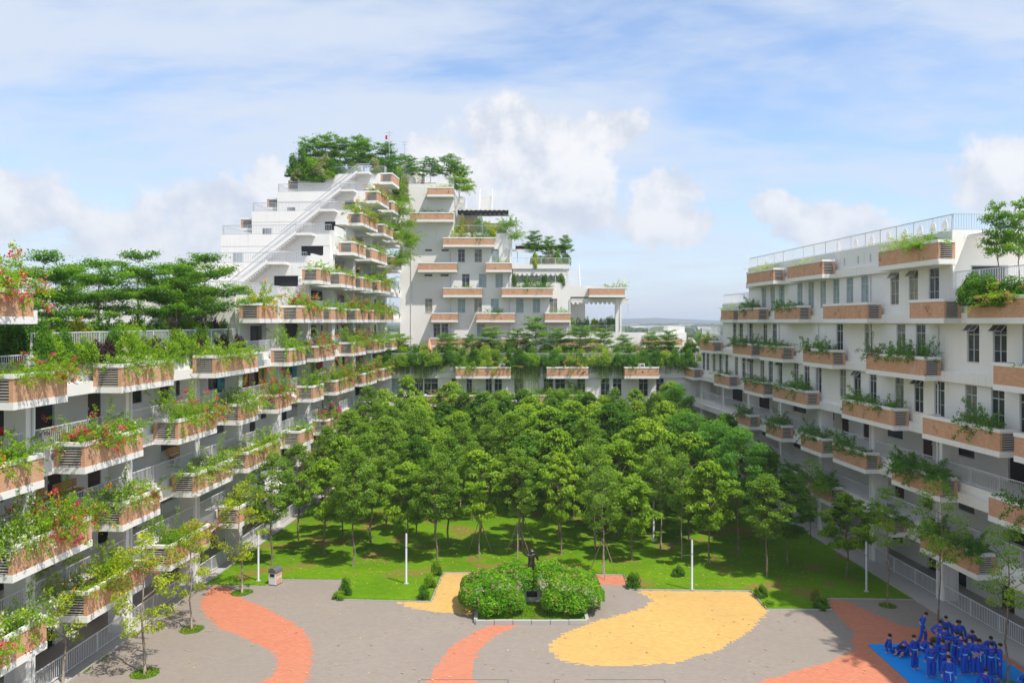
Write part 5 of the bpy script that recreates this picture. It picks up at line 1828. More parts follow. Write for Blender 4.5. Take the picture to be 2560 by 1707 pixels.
CURT = []
for v in range(4):
    rs = np.random.RandomState(600 + v)
    CC = []; TI = []; b = MB()
    for i in range(46):
        x = rs.uniform(-1, 1); y = rs.uniform(-0.1, 0.12)
        Ls = rs.uniform(0.5, 1.0) * (1.4 if rs.rand() < .25 else 0.8)
        m = int(70 * Ls)
        t = rs.rand(m)
        C = np.stack([x + rs.normal(size=m) * 0.035 + 0.05 * np.sin(t * 5 + i), y - 0.05 + rs.normal(size=m) * 0.04 - 0.10 * np.minimum(t * 4, 1), -t * Ls * 1.8], 1)
        CC.append(C); TI.append(np.clip(0.5 - 0.2 * t + rs.normal(size=m) * 0.15, 0, 1))
        b.tube([(x, y, 0.1), (x, y - 0.12, -Ls * 0.9), (x, y - 0.14, -Ls * 1.75)], [0.01, 0.008, 0.004], 'bark', 3)
    C = np.concatenate(CC)
    CURT.append((leaf_mesh('foliage', [(leaf_quads(rs, C, 0.085, 0.6, up=0.0), 'leaf vine', np.concatenate(TI))]), b.mesh('stems')))


def put_curtain(fr, o, s, z, sx, sz, label, group):
    fol, st = rt.choice(CURT)
    yaw = fr.yaw() + math.pi / 2
    r = add('hanging_creeper', None, loc=fr.W(o, s, z), rot=(0, 0, yaw), scale=(sx, 1.0, sz), label=label, category='creeper', group=group)
    if fr.side < 0: r.rotation_euler.z = fr.yaw() - math.pi / 2
    add('foliage', fol, r); add('stems', st, r)


# near roof garden (left): a thick band of mixed bushes behind and through the railing
rr_ = random.Random(9)
i = 0
seq = ['green', 'dark', 'vine', 'purple', 'green', 'gold', 'vine', 'purple', 'dark', 'green', 'purple', 'vine', 'gold', 'green']
s = 34.6
while s < 55.0:
    k = seq[i % len(seq)]
    i += 1
    if i > 28: break
    put_bush(k, left.W(-0.6 + rr_.uniform(-0.3, 0.4), s, zg), (rr_.uniform(0.9, 1.25), rr_.uniform(0.9, 1.2), rr_.uniform(2.2, 3.4)), uniq(f"{BWD[k]} behind the roof garden railing, {ORD[i - 1]} along it"), 'bushes along the near roof garden railing')
    s += 0.78
i = 0
for s in np.arange(35.2, 55.4, 1.45):
    i += 1
    k = rr_.choice(['green', 'dark', 'gold', 'cream', 'dark', 'vine'])
    put_bush(k, left.W(-2.6 + rr_.uniform(-0.6, 0.5), s, zg), (1.3, 1.4, rr_.uniform(2.2, 3.0)), uniq(f"{BWD[k]} farther inside the near roof garden, {ORD[i - 1]} along"), 'bushes inside the near roof garden')
i = 0
for s in np.arange(34.8, 55.2, 0.78):
    i += 1
    if rr_.random() < 0.12: continue
    k = rr_.choice(['vine', 'purple', 'green', 'vine', 'purple'])
    put_bush(k, left.W(0.55, s, TT(4) - 0.55), (0.6, 0.8, rr_.uniform(1.4, 2.0) if k == 'purple' else rr_.uniform(1.6, 3.8)), uniq(f"{BWD[k]} spilling over the parapet outside the railing, {ORD[i - 1]} along"), 'bushes spilling over the near parapet')
i = 0
for s in np.arange(35.0, 55.2, 1.7):
    i += 1
    if rr_.random() < 0.2: continue
    put_curtain(left, 0.62, s, TT(4) - 0.1, 0.75, rr_.uniform(0.4, 0.85), uniq(f"thin creeper hanging down the parapet, {ORD[i - 1]} along the near roof garden"), 'creepers on the near parapet')
for i, (px, d, w) in enumerate([(560, 53.5, 'tall'), (545, 54.3, 'small')]):
    put_bush('dark', ((px - 1280) / FP * d, d, zg), (0.45, 0.45, 3.2 - i), f"{w} dark conical shrub by the stair of the near roof garden", 'conical shrubs')
# back roof garden hedge with curtains of creeper
i = 0
for x in np.arange(-16.8, 24.6, 1.5):
    i += 1
    k = rr_.choice(['green', 'vine', 'rose', 'green', 'dark', 'rose', 'green'])
    if x > 15: k = rr_.choice(['vine', 'dark', 'rose'])
    hgt = 2.5 if x < 15 else 1.7
    put_bush(k, (x, 95.9 + rr_.uniform(-.2, .4), TT(3) - 0.3), (1.35, 1.0, hgt * rr_.uniform(1.0, 1.55)), uniq(f"{BWD[k]} in the hedge of the back roof garden, {ORD[i - 1]} along"), 'hedge bushes of the back roof garden')
i = 0
for x in np.arange(-16.4, 23.8, 2.3):
    i += 1
    k = rr_.choice(['dark', 'green', 'cream', 'vine', 'green'])
    put_bush(k, (x, 98.6 + rr_.uniform(-.6, .6), TT(3) - 0.3), (1.6, 1.4, rr_.uniform(3.2, 4.8)), uniq(f"{BWD[k]} deeper in the back roof garden, {ORD[i - 1]} along"), 'bushes of the back roof garden')
i = 0
for x in np.arange(-16.9, 24.2, 1.5):
    i += 1
    if i > 28: break
    put_bush(rr_.choice(['green', 'green', 'vine', 'rose']), (x, 94.55, TT(3) - 0.55), (1.65, 0.8, rr_.uniform(2.0, 3.4)), uniq(f"trailing growth on the outer face of the back garden parapet, {ORD[i - 1]} along"), 'growth over the back parapet')
i = 0
for x, sz in [(-16.6, .9), (-15.2, .9), (-13.6, 1.1), (-12.2, 1.2), (-10.8, 1.3), (-9.4, .8), (-0.2, 1.2), (1.2, 1.7), (2.4, 1.6), (3.6, 1.4), (4.8, 1.0), (10.2, 0.9), (11.6, 1.2), (13.0, 1.1), (14.4, .9), (17.5, .6), (20, .6), (21.5, .6)]:
    i += 1
    put_curtain(back, 0.34, x, TT(3) - 0.15, 0.95, sz, uniq(f"green curtain of creeper hanging below the back railing, {ORD[i - 1]} along"), 'hanging creepers of the back wing')
# terraces of the stepped block
for X0, X1, z, nm, o_ in ((XA1 + .4, XB1 - .4, TT(8), 'highest awning terrace', 0.65), (XB1 + .4, XC1 - .4, TT(6), 'lower awning terrace', 0.65), (XB1 + 3.2, XC1 - 0.1, zt7, 'middle awning terrace', 0.8), (XC1 + 0.3, XD1 - .2, TT(4), 'open frame terrace', 1.0)):
    i = 0
    for x in np.arange(X0, X1, 1.05):
        i += 1
        k = rr_.choice(['palm', 'green', 'dark', 'vine', 'gold'])
        put_bush(k, (x, 106 + o_ + rr_.uniform(-.2, .5), z - 0.4), (1.1, 0.7, rr_.uniform(3.2, 4.6)), uniq(f"{BWD[k]} behind the {nm} railing, {ORD[i - 1]} along"), 'palms and bushes of the ' + nm)
i = 0
for x in np.arange(bX(1036), XA1, 1.2):
    i += 1
    put_bush('vine', (x, 107, TT(10) - 0.5), (0.8, 0.8, 1.1), uniq(f"low bush along the block's highest terrace, {ORD[i - 1]}"), 'bushes of the highest terrace')
# thicket on the tower top and down its edge
i = 0
for px, d, z, sx, sz in [(738, 99.3, TT(10) - .3, 1.6, 4.4), (760, 99.6, TT(10) - .3, 1.7, 6.0), (782, 99.3, TT(10) - .3, 1.7, 4.6), (805, 99.3, TT(10) - .3, 1.7, 4.2), (828, 99.5, TT(10) - .3, 1.6, 3.8), (850, 100, TT(10) - .3, 1.6, 3.6), (882, 100.5, TT(10) - .3, 1.6, 3.6),
                         (744, 98.9, TT(10) - .8, 1.3, 2.4), (768, 98.9, TT(10) - 1.0, 1.4, 2.4), (795, 98.9, TT(10) - 1.1, 1.4, 2.6), (822, 98.9, TT(10) - .7, 1.2, 2.0), (938, 99.5, TT(10) - .6, 1.4, 4.0), (955, 100, TT(10) - .8, 1.6, 5.0), (972, 100.5, TT(10) - 1.2, 1.6, 5.4), (990, 102, TT(10) - 1.9, 1.6, 5.4), (1006, 103, TT(10) - 2.8, 1.6, 5.0)]:
    i += 1
    k = ['cream', 'green', 'green', 'vine'][i % 4]
    put_bush(k, (bX(px, d), d, z), (sx, sx * .8, sz), uniq(f"{BWD[k]} in the thicket topping the tower, clump {ORD[i - 1]}"), 'thicket on the tower top')
i = 0
for px, py, d in [(1003, 500, 100), (1010, 530, 99), (1022, 560, 101), (1008, 590, 96), (1020, 610, 98), (1010, 640, 97), (1000, 655, 95), (1030, 600, 102), (1150, 450, 106.5), (1160, 470, 107), (1275, 560, 105.5), (1290, 590, 106)]:
    i += 1
    lb = uniq(f"loose green growth clinging between tower and stepped block, tuft {ORD[i - 1]}")
    fol, stems, blo = SHRUB[('O', i % 2)] if i % 3 == 0 else SHRUB[('G', i % 3)]
    r = add('wall_creeper', None, loc=(bX(px, d), d, bZ(py + 6, d)), rot=(0, 0, i * 1.3), scale=(0.9, 0.9, 1.0), label=lb, category='creeper', group='tufts between tower and block')
    add('foliage', fol, r); add('stems', stems, r)
# big shrub mass on the shaded wing's terrace
for i, (px, d, z, s_, k) in enumerate([(2430, 40.6, TT(5) - 1.0, (1.0, 1.2, 2.0), 'green'), (2462, 40.2, TT(5) - 1.1, (1.1, 1.2, 2.3), 'green'), (2500, 39.6, TT(5) - 1.2, (1.1, 1.2, 2.0), 'rose'), (2535, 38.8, TT(5) - 1.0, (1.1, 1.2, 2.2), 'green'), (2440, 41.8, TT(5) - .6, (1.1, 1.2, 2.2), 'green')]):
    put_bush(k, ((px - 1280) / FP * d, d, z), s_, f"{BWD[k]} over the shaded wing terrace railing, {ORD[i]} from its corner", 'shrubs of the shaded wing terrace')

# ------------------------------------------------------------------ flower mounds, statue, bed
def mound(x, y, rx, ry, h, seedn, label):
    rs = np.random.RandomState(seedn)
    n = 30000
    sgn = 1 if x < 1 else -1          # the mounds climb towards the statue
    lob = [(0.55 * sgn, 0.35, 0.62, 0.62), (0.15 * sgn, -0.35, 0.52, 0.52), (-0.45 * sgn, -0.30, 0.34, 0.50), (-0.50 * sgn, 0.35, 0.40, 0.50), (0.30 * sgn, 0.60, 0.50, 0.45), (-0.15 * sgn, 0.10, 0.55, 0.52),
           (0.45 * sgn, -0.55, 0.30, 0.42), (-0.70 * sgn, 0.0, 0.22, 0.38), (-0.1 * sgn, -0.68, 0.24, 0.38)]
    lob += [(rs.uniform(-.75, .75), rs.uniform(-.7, .7), rs.uniform(.2, .5), rs.uniform(.2, .32)) for _ in range(8)]
    lob = np.array(lob); w = lob[:, 3] ** 2; w /= w.sum()

    def shell(m, grow):
        k = rs.choice(len(lob), m, p=w)
        D = nrm(rs.normal(size=(m, 3))); D[:, 2] = np.where(D[:, 2] < -0.25, -D[:, 2], D[:, 2])
        C = lob[k, :3] + D * lob[k, 3:4] * (grow - 0.13 * rs.rand(m, 1) ** 2) * (1 + 0.06 * np.sin(D[:, :1] * 9 + k[:, None]))
        ok = np.ones(m, bool)
        for q in lob:
            ok &= ((C - q[:3]) ** 2).sum(1) > (q[3] * 0.83) ** 2
        C = C[ok]; D = D[ok]
        C = C * np.array([rx, ry, h * 0.86]); C[:, 2] = np.maximum(C[:, 2] + 0.1, 0.05)
        return C, D
    C, D = shell(n, 1.03)
    V = leaf_quads(rs, C, 0.17, 0.5, up=0.6, out=D, outw=0.35)
    tint = np.clip(0.48 + 0.22 * D[:, 2] + rs.normal(size=len(C)) * 0.19, 0, 1)
    r = add('flower_mound', None, loc=(x, y, 0.15), label=label, category='flowering shrub', group='pair of flowering mounds')
    add('foliage', leaf_mesh('foliage', [(V, 'leaf hedge', tint)]), r)
    C, D = shell(360, 1.10)
    C = np.repeat(C, 4, 0) + rs.normal(size=(len(C) * 4, 3)) * 0.035
    add('blossom', leaf_mesh('blossom', [(leaf_quads(rs, C, 0.085, 0.9, up=0.5), 'flower rose', rs.rand(len(C)))]), r)
    b = MB()
    for i in range(9):
        a = i * 0.7
        b.tube([(0.3 * math.cos(a), 0.3 * math.sin(a), -.1), (0.5 * rx * math.cos(a), 0.5 * ry * math.sin(a), h * 0.4)], [0.04, 0.02], 'bark', 4)
    add('stems', b.mesh('stems'), r)


mound(-1.05, 45.2, 2.02, 2.3, 2.05, 5, 'round flowering mound with pink blossoms, on the yellow path side of the statue')
mound(3.38, 45.2, 1.95, 2.2, 2.15, 6, 'round flowering mound with pink blossoms, on the big yellow paving side of the statue')
BD0, BD1, BXa, BXb = 42.75, 47.6, -2.05, 4.25
bed = add('planting_bed', None, loc=(1.1, 45, 0), label='low kerbed bed with grass below the statue and mounds', category='planting bed')
me = bpy.data.meshes.new('turf'); me.from_pydata([(BXa - 1.1, BD0 - 45, 0.16), (BXb - 1.1, BD0 - 45, 0.16), (BXb - 1.1, BD1 - 45, 0.16), (BXa - 1.1, BD1 - 45, 0.16)], [], [(0, 1, 2, 3)]); me.materials.append(MATS['lawn'])
add('turf', me, bed)
n = 6; L = (BXb - BXa) / n
for i in range(n):
    for yy in (BD0, BD1):
        add('kerb_stone', boxdata(L - 0.03, 0.20, 0.24, 'concrete'), bed, loc=(BXa + L * (i + .5) - 1.1, yy - 45, 0.12 + rr_.uniform(-.01, .01)))
for i in range(4):
    Ly = (BD1 - BD0) / 4
    for xx in (BXa, BXb):
        add('kerb_stone', boxdata(0.20, Ly - 0.23, 0.24, 'concrete'), bed, loc=(xx - 1.1, BD0 + Ly * (i + .5) - 45, 0.12))
rs = np.random.RandomState(71)
C = rs.uniform(-1, 1, size=(1500, 3)) * np.array([1.2, 1.1, 0]) + np.array([0.1, -1.1, 0.20])
add('blades', leaf_mesh('blades', [(leaf_quads(rs, C, 0.12, 0.22, up=0, axis=np.array([[0, 0, 1.0]]), axw=0.8), 'grass blades', rs.rand(len(C)))]), bed, kind='stuff')
# narrow upright shrubs at the lawn edges
for i, (px, py, h, w, k, lb) in enumerate([
        (862, 1487, 1.7, 0.55, 'green', 'narrow green shrub at the lawn step, taller of the pair there'), (846, 1497, 0.9, 0.5, 'vine', 'low green shrub at the lawn step corner'), (1060, 1497, 1.3, 0.5, 'green', 'green shrub beside the yellow path, nearest the paving'), (1076, 1470, 1.7, 0.5, 'vine', 'tall loose shrub beside the yellow path, in the middle'),
        (1092, 1440, 2.0, 0.45, 'vine', 'tall shrub beside the yellow path, nearest the grove'), (1584, 1470, 1.6, 0.6, 'green', 'reddish green shrub at the corner by the small red patch'), (1697, 1440, 1.2, 0.5, 'dark', 'small dark shrub on the lawn near a white pole'),
        (1904, 1492, 1.3, 0.5, 'dark', 'dark shrub at the corner of the yellow paving'), (1920, 1512, 0.7, 0.45, 'vine', 'low light shrub below the corner of the yellow paving'), (2052, 1520, 1.2, 0.5, 'dark', 'dark shrub by the red band, nearer the paving'), (2038, 1500, 1.3, 0.4, 'gold', 'reddish narrow shrub by the red band')]):
    p = G(px, py)
    put_bush(k, (p.x, p.y, 0.0), (w, w, h), lb, 'narrow shrubs at the lawn edges')
# fallen leaves on lawn and paving, tufts in the joints
rs = np.random.RandomState(5)
n = 1700
C = np.stack([rs.uniform(-19, 21, n), rs.uniform(48, 72, n), np.full(n, 0.06)], 1)
m_ = inside(P_LAWN, C[:, 0], C[:, 1]); C = C[m_]
C2 = np.stack([rs.uniform(-20, 24, 260), rs.uniform(36, 48, 260), np.full(260, 0.02)], 1)
C = np.concatenate([C, C2])
add('fallen_leaves', leaf_mesh('fallen_leaves', [(leaf_quads(rs, C, 0.15, 0.5, up=1, horiz=0.85), 'fallen', rs.rand(len(C)))]), kind='stuff', label='dry leaves scattered over the lawn and paving')
seg = [(tuple(left.W(1.06, s, 0)), ) for s in np.arange(30, 48, 0.05)]
C = []
rs = np.random.RandomState(8)
for s in np.arange(34, 50, 0.03):
    if math.sin(s * 1.7) + math.sin(s * 4.1) > 0.5:
        v = left.W(1.06 + rs.normal() * 0.04, s, 0.05); C.append((v.x, v.y, 0.06))
add('joint_weeds', leaf_mesh('joint_weeds', [(leaf_quads(rs, np.array(C), 0.13, 0.4, up=0.2), 'grass blades', rs.rand(len(C)))]), kind='stuff', label='weeds along the joint of walkway and paving')
# long grass along the lawn edge
C = []
for (xa, ya), (xb, yb) in zip(edge[:-1], edge[1:]):
    L = math.hypot(xb - xa, yb - ya)
    for t in np.arange(0, 1, 0.03 / max(L, .1)):
        C.append((xa + (xb - xa) * t + rs.normal() * 0.06, ya + (yb - ya) * t + abs(rs.normal()) * 0.10 + 0.05, 0.07))
C = np.array(C)
add('edge_grass', leaf_mesh('edge_grass', [(leaf_quads(rs, C, 0.12, 0.28, up=0.0, axis=np.array([[0, 0, 1.0]]), axw=0.7), 'grass blades', rs.rand(len(C)))]), kind='stuff', label='longer grass along the lawn edge')

# thin frame lines on the paving at the lower edge (goal outlines)
b = MB()
for x0, x1, y in ((1048, 1270, 1698), (1385, 1400, 1698), (1462, 1660, 1698)):
    p, q = G(x0, y), G(x1, y); b.box(p.x, q.x, p.y - 0.015, p.y + 0.015, 0.004, 0.012, 'gunmetal')
for x0 in (1048, 1270, 1385, 1660):
    p, q = G(x0, 1698), G(x0, 1712); b.box(p.x - 0.02, p.x + 0.02, q.y, p.y - 0.02, 0.004, 0.012, 'gunmetal')
add('court_line', b.mesh('court_line'), kind='structure', label='thin dark lines marked on the grey paving')

# ------------------------------------------------------------------ people
def skin_body(name, joints, edges, root, mats_of, sub=1):
    """one continuous skinned surface; joints: name -> (x, y, z, r)"""
    names = list(joints)
    idx = {n: i for i, n in enumerate(names)}
    me = bpy.data.meshes.new(name + ' skeleton')
    me.from_pydata([joints[n][:3] for n in names], [(idx[a], idx[b]) for a, b in edges], [])
    ob = bpy.data.objects.new(name + ' skeleton', me)
    COL.objects.link(ob)
    ob.modifiers.new('s', 'SKIN')
    sv = me.skin_vertices[0].data
    for n in names:
        r = joints[n][3]
        r = r if isinstance(r, tuple) else (r, r)
        sv[idx[n]].radius = r
        sv[idx[n]].use_root = (n == root)
    su = ob.modifiers.new('u', 'SUBSURF'); su.levels = sub; su.render_levels = sub
    dg = bpy.context.evaluated_depsgraph_get()
    out = bpy.data.meshes.new_from_object(ob.evaluated_get(dg))
    bpy.data.objects.remove(ob)
    out.name = name
    out.materials.clear()
    ms = []
    for e in edges:
        m = mats_of(*e)
        if m not in ms: ms.append(m)
    for m in ms: out.materials.append(MATS[m])
    A = np.array([joints[a][:3] for a, b in edges]); B = np.array([joints[b][:3] for a, b in edges])
    EM = [ms.index(mats_of(*e)) for e in edges]
    AB = B - A; LL = (AB ** 2).sum(1) + 1e-9
    mi = []
    for p in out.polygons:
        c = np.array(p.center)
        t = np.clip(((c - A) * AB).sum(1) / LL, 0, 1)
        d = ((A + AB * t[:, None] - c) ** 2).sum(1)
        mi.append(EM[int(d.argmin())])
    out.polygons.foreach_set('material_index', mi)
    out.polygons.foreach_set('use_smooth', [True] * len(out.polygons))
    return out


def base_joints(H=1.66):
    k = H / 1.66
    J = {'pelvis': (0, 0, 0.92, (0.155, 0.115)), 'waist': (0, 0, 1.06, (0.145, 0.10)), 'chest': (0, 0.0, 1.27, (0.175, 0.115)), 'collar': (0, 0.0, 1.39, (0.11, 0.085)), 'neck': (0, 0.01, 1.45, 0.055), 'head': (0, 0.02, 1.53, (0.075, 0.09)), 'crown': (0, 0.015, 1.62, (0.065, 0.078)),
         'nose': (0, -0.085, 1.55, 0.018)}
    for s, w in ((1, 'l'), (-1, 'r')):
        J['hip' + w] = (0.095 * s, 0, 0.86, 0.105); J['knee' + w] = (0.11 * s, -0.01, 0.47, 0.088); J['shin' + w] = (0.115 * s, 0, 0.20, 0.088); J['hem' + w] = (0.115 * s, 0, 0.09, 0.085); J['ankle' + w] = (0.115 * s, 0.01, 0.055, 0.040); J['toe' + w] = (0.13 * s, -0.15, 0.028, (0.042, 0.026))
        J['shoulder' + w] = (0.19 * s, 0, 1.36, 0.075); J['elbow' + w] = (0.255 * s, 0.02, 1.10, 0.062); J['wrist' + w] = (0.27 * s, -0.03, 0.87, 0.058); J['palm' + w] = (0.27 * s, -0.045, 0.80, (0.022, 0.036))
    return J


EDG = [('pelvis', 'waist'), ('waist', 'chest'), ('chest', 'collar'), ('collar', 'neck'), ('neck', 'head'), ('head', 'crown'), ('head', 'nose')]
for w in 'lr':
    EDG += [('pelvis', 'hip' + w), ('hip' + w, 'knee' + w), ('knee' + w, 'shin' + w), ('shin' + w, 'hem' + w), ('hem' + w, 'ankle' + w), ('ankle' + w, 'toe' + w), ('collar', 'shoulder' + w), ('shoulder' + w, 'elbow' + w), ('elbow' + w, 'wrist' + w), ('wrist' + w, 'palm' + w)]
    EDG += [('palm' + w, 'f%d%s' % (i, w)) for i in range(4)] + [('palm' + w, 'thumb' + w)]


def fingers(J):
    for w in 'lr':
        p = Vector(J['palm' + w][:3]); e = Vector(J['wrist' + w][:3])
        d = (p - e).normalized()
        a = d.cross(Vector((1, 0, 0)))
        a = a.normalized() if a.length > .2 else Vector((0, 1, 0))
        for i in range(4):
            L = (0.085, 0.095, 0.09, 0.07)[i]
            q = p + d * L + a * (i - 1.5) * 0.019
            J['f%d%s' % (i, w)] = (*q, 0.009)
        q = p + d * 0.035 + a * -0.05
        J['thumb' + w] = (*q, 0.010)
    return J


def skinpart(a, b, bronze=False):
    if bronze: return 'bronze'
    for n in (a, b):
        if n in ('neck', 'head', 'crown', 'nose') or n[:3] in ('ank', 'toe', 'pal', 'thu') or (n[0] == 'f' and n[1].isdigit()): return 'skin'
    return 'uniform'


def pose_mesh(name, **over):
    J = base_joints()
    J.update(over)
    fingers(J)
    return skin_body('person', J, EDG, 'pelvis', skinpart), J


POSE = {}
POSE['stand'] = pose_mesh('stand')
POSE['akimbo'] = pose_mesh('akimbo', elbowl=(0.40, 0.12, 1.12, 0.062), wristl=(0.22, 0.10, 0.98, 0.055), palml=(0.165, 0.07, 0.95, (0.022, 0.036)), elbowr=(-0.40, 0.12, 1.12, 0.062), wristr=(-0.22, 0.10, 0.98, 0.055), palmr=(-0.165, 0.07, 0.95, (0.022, 0.036)))
POSE['reach'] = pose_mesh('reach', elbowl=(0.42, -0.16, 1.30, 0.062), wristl=(0.48, -0.40, 1.33, 0.055), palml=(0.49, -0.47, 1.33, (0.022, 0.036)), elbowr=(-0.30, -0.08, 1.12, 0.062), wristr=(-0.18, -0.26, 1.08, 0.055), palmr=(-0.14, -0.31, 1.08, (0.022, 0.036)))
POSE['walk'] = pose_mesh('walk', chest=(0, -0.05, 1.26, (0.175, 0.115)), collar=(0, -0.09, 1.37, (0.11, 0.085)), neck=(0, -0.12, 1.43, 0.055), head=(0, -0.16, 1.50, (0.075, 0.09)), crown=(0, -0.19, 1.585, (0.065, 0.078)), nose=(0, -0.26, 1.49, 0.018),
                         shoulderl=(0.19, -0.07, 1.34, 0.075), shoulderr=(-0.19, -0.07, 1.34, 0.075), elbowl=(0.36, 0.10, 1.14, 0.062), wristl=(0.20, 0.14, 1.02, 0.055), palml=(0.14, 0.13, 1.0, (0.022, 0.036)), elbowr=(-0.24, -0.02, 1.08, 0.062), wristr=(-0.25, -0.10, 0.86, 0.055), palmr=(-0.25, -0.12, 0.79, (0.022, 0.036)),
                         kneel=(0.11, -0.16, 0.49, 0.09), shinl=(0.115, -0.14, 0.22, 0.088), heml=(0.115, -0.13, 0.10, 0.085), anklel=(0.115, -0.12, 0.055, 0.04), toel=(0.125, -0.28, 0.028, (0.042, 0.026)), kneer=(-0.11, 0.04, 0.48, 0.088), shinr=(-0.115, 0.12, 0.22, 0.088), hemr=(-0.115, 0.15, 0.10, 0.085), ankler=(-0.115, 0.16, 0.06, 0.04), toer=(-0.125, 0.02, 0.028, (0.042, 0.026)))
POSE['look'] = pose_mesh('look', chest=(0, -0.02, 1.27, (0.175, 0.115)), head=(0, -0.05, 1.51, (0.075, 0.09)), crown=(0, -0.09, 1.595, (0.065, 0.078)), nose=(0, -0.15, 1.48, 0.018), elbowl=(0.27, -0.02, 1.1, 0.062), wristl=(0.13, -0.22, 1.12, 0.055), palml=(0.08, -0.26, 1.14, (0.022, 0.036)), elbowr=(-0.27, -0.02, 1.1, 0.062), wristr=(-0.15, -0.2, 1.05, 0.055), palmr=(-0.10, -0.25, 1.06, (0.022, 0.036)))
sit = dict(pelvis=(0, 0, 0.14, (0.16, 0.125)), waist=(0, 0.03, 0.30, (0.145, 0.10)), chest=(0, 0.05, 0.52, (0.175, 0.115)), collar=(0, 0.04, 0.64, (0.11, 0.085)), neck=(0, 0.03, 0.70, 0.055), head=(0, 0.02, 0.78, (0.075, 0.09)), crown=(0, 0.01, 0.87, (0.065, 0.078)), nose=(0, -0.09, 0.79, 0.018))
for s, w in ((1, 'l'), (-1, 'r')):
    sit.update({'hip' + w: (0.10 * s, -0.06, 0.13, 0.105), 'knee' + w: (0.16 * s, -0.50, 0.22, 0.09), 'shin' + w: (0.14 * s, -0.72, 0.14, 0.085), 'hem' + w: (0.14 * s, -0.84, 0.10, 0.08), 'ankle' + w: (0.14 * s, -0.88, 0.06, 0.04), 'toe' + w: (0.15 * s, -0.98, 0.10, (0.042, 0.026)),
                'shoulder' + w: (0.19 * s, 0.05, 0.61, 0.075), 'elbow' + w: (0.27 * s, 0.16, 0.37, 0.062), 'wrist' + w: (0.28 * s, 0.20, 0.13, 0.055), 'palm' + w: (0.28 * s, 0.22, 0.06, (0.022, 0.036))})
POSE['sit'] = pose_mesh('sit', **sit)
hun = dict(sit)
hun.update(waist=(0, -0.03, 0.32, (0.145, 0.10)), chest=(0, -0.20, 0.46, (0.175, 0.12)), collar=(0, -0.31, 0.50, (0.11, 0.085)), neck=(0, -0.38, 0.49, 0.055), head=(0, -0.46, 0.46, (0.075, 0.09)), crown=(0, -0.54, 0.43, (0.065, 0.078)), nose=(0, -0.48, 0.35, 0.018))
for s, w in ((1, 'l'), (-1, 'r')):
    hun.update({'shoulder' + w: (0.19 * s, -0.28, 0.46, 0.075), 'elbow' + w: (0.26 * s, -0.50, 0.34, 0.062), 'wrist' + w: (0.20 * s, -0.72, 0.26, 0.055), 'palm' + w: (0.17 * s, -0.79, 0.24, (0.022, 0.036))})
POSE['hunch'] = pose_mesh('hunch', **hun)


def blob(name, c, rx, ry, rz, m, cut=None, seg=10, rings=7):
    V = []; F = []
    for i in range(rings + 1):
        th = math.pi * i / rings
        for j in range(seg):
            ph = 2 * math.pi * j / seg
            V.append((c[0] + rx * math.sin(th) * math.cos(ph), c[1] + ry * math.sin(th) * math.sin(ph), c[2] + rz * math.cos(th)))
    for i in range(rings):
        for j in range(seg):
            F.append([i * seg + j, (i + 1) * seg + j, (i + 1) * seg + (j + 1) % seg, i * seg + (j + 1) % seg])
    return fast_mesh(name, V, F, [m], smooth=True)


PARTS = {}
for k, (me, J) in POSE.items():
    h = np.array(J['head'][:3]); c = np.array(J['crown'][:3]); n_ = np.array(J['nose'][:3]); cb = c - (n_ - h) * 0.20 + (c - h) * 0.12
    hair = blob('hair', tuple(cb), 0.092, 0.105, 0.085, 'hair')
    bun = blob('hair_bun', tuple(cb - (n_ - h) * 0.95 - (c - h) * 0.2), 0.045, 0.06, 0.05, 'hair')
    f = (n_ - h); f = f / np.linalg.norm(f)
    eyes = MB()
    for s in (-1, 1):
        p = h + f * 0.082 + np.array([0.032 * s, 0, 0]) + (c - h) * 0.35
        eyes.box(p[0] - 0.012, p[0] + 0.012, p[1] - 0.006, p[1] + 0.006, p[2] - 0.006, p[2] + 0.006, 'hair')
    w_ = np.array(J['waist'][:3]); pl = np.array(J['pelvis'][:3])
    belt = MB(); bc = w_ * 0.55 + pl * 0.45
    belt.tube([tuple(bc - (w_ - pl) * 0.18), tuple(bc + (w_ - pl) * 0.18)], [0.152, 0.152], 'belt', 12)
    bm = belt.mesh('belt', True)
    co = np.empty(len(bm.vertices) * 3); bm.vertices.foreach_get('co', co); co = co.reshape(-1, 3)
    co[:, 1] = (co[:, 1] - bc[1]) * 0.76 + bc[1]
    bm.vertices.foreach_set('co', co.ravel())
    tail = MB(); tail.bar(tuple(bc + np.array([0.03, -0.125, 0])), tuple(bc + np.array([0.05, -0.15, -0.34])), 0.035, 0.012, 'belt')
    ch = np.array(J['chest'][:3]); cl = np.array(J['collar'][:3]); up = cl - ch; up = up / np.linalg.norm(up)
    bk = np.cross(up, np.array([-1.0, 0, 0])); bk = bk / np.linalg.norm(bk)
    if bk[1] < 0 and k != 'hunch': bk = -bk
    if k == 'hunch' and bk[2] < 0: bk = -bk
    pm = MB(); pc = ch + up * 0.03 + bk * 0.118
    pm.bar(tuple(pc - np.array([0.10, 0, 0])), tuple(pc + np.array([0.10, 0, 0])), 0.014, 0.032, 'red print')
    PARTS[k] = (me, hair, bun, eyes.mesh('eyes'), bm, tail.mesh('belt_tail'), pm.mesh('back_lettering'))

# practice mat: square interlocking tiles
mat_r = add('practice_mat', None, loc=(18.74, 40.05, 0.0), label='bright blue jointed practice mat on the red paving', category='mat')


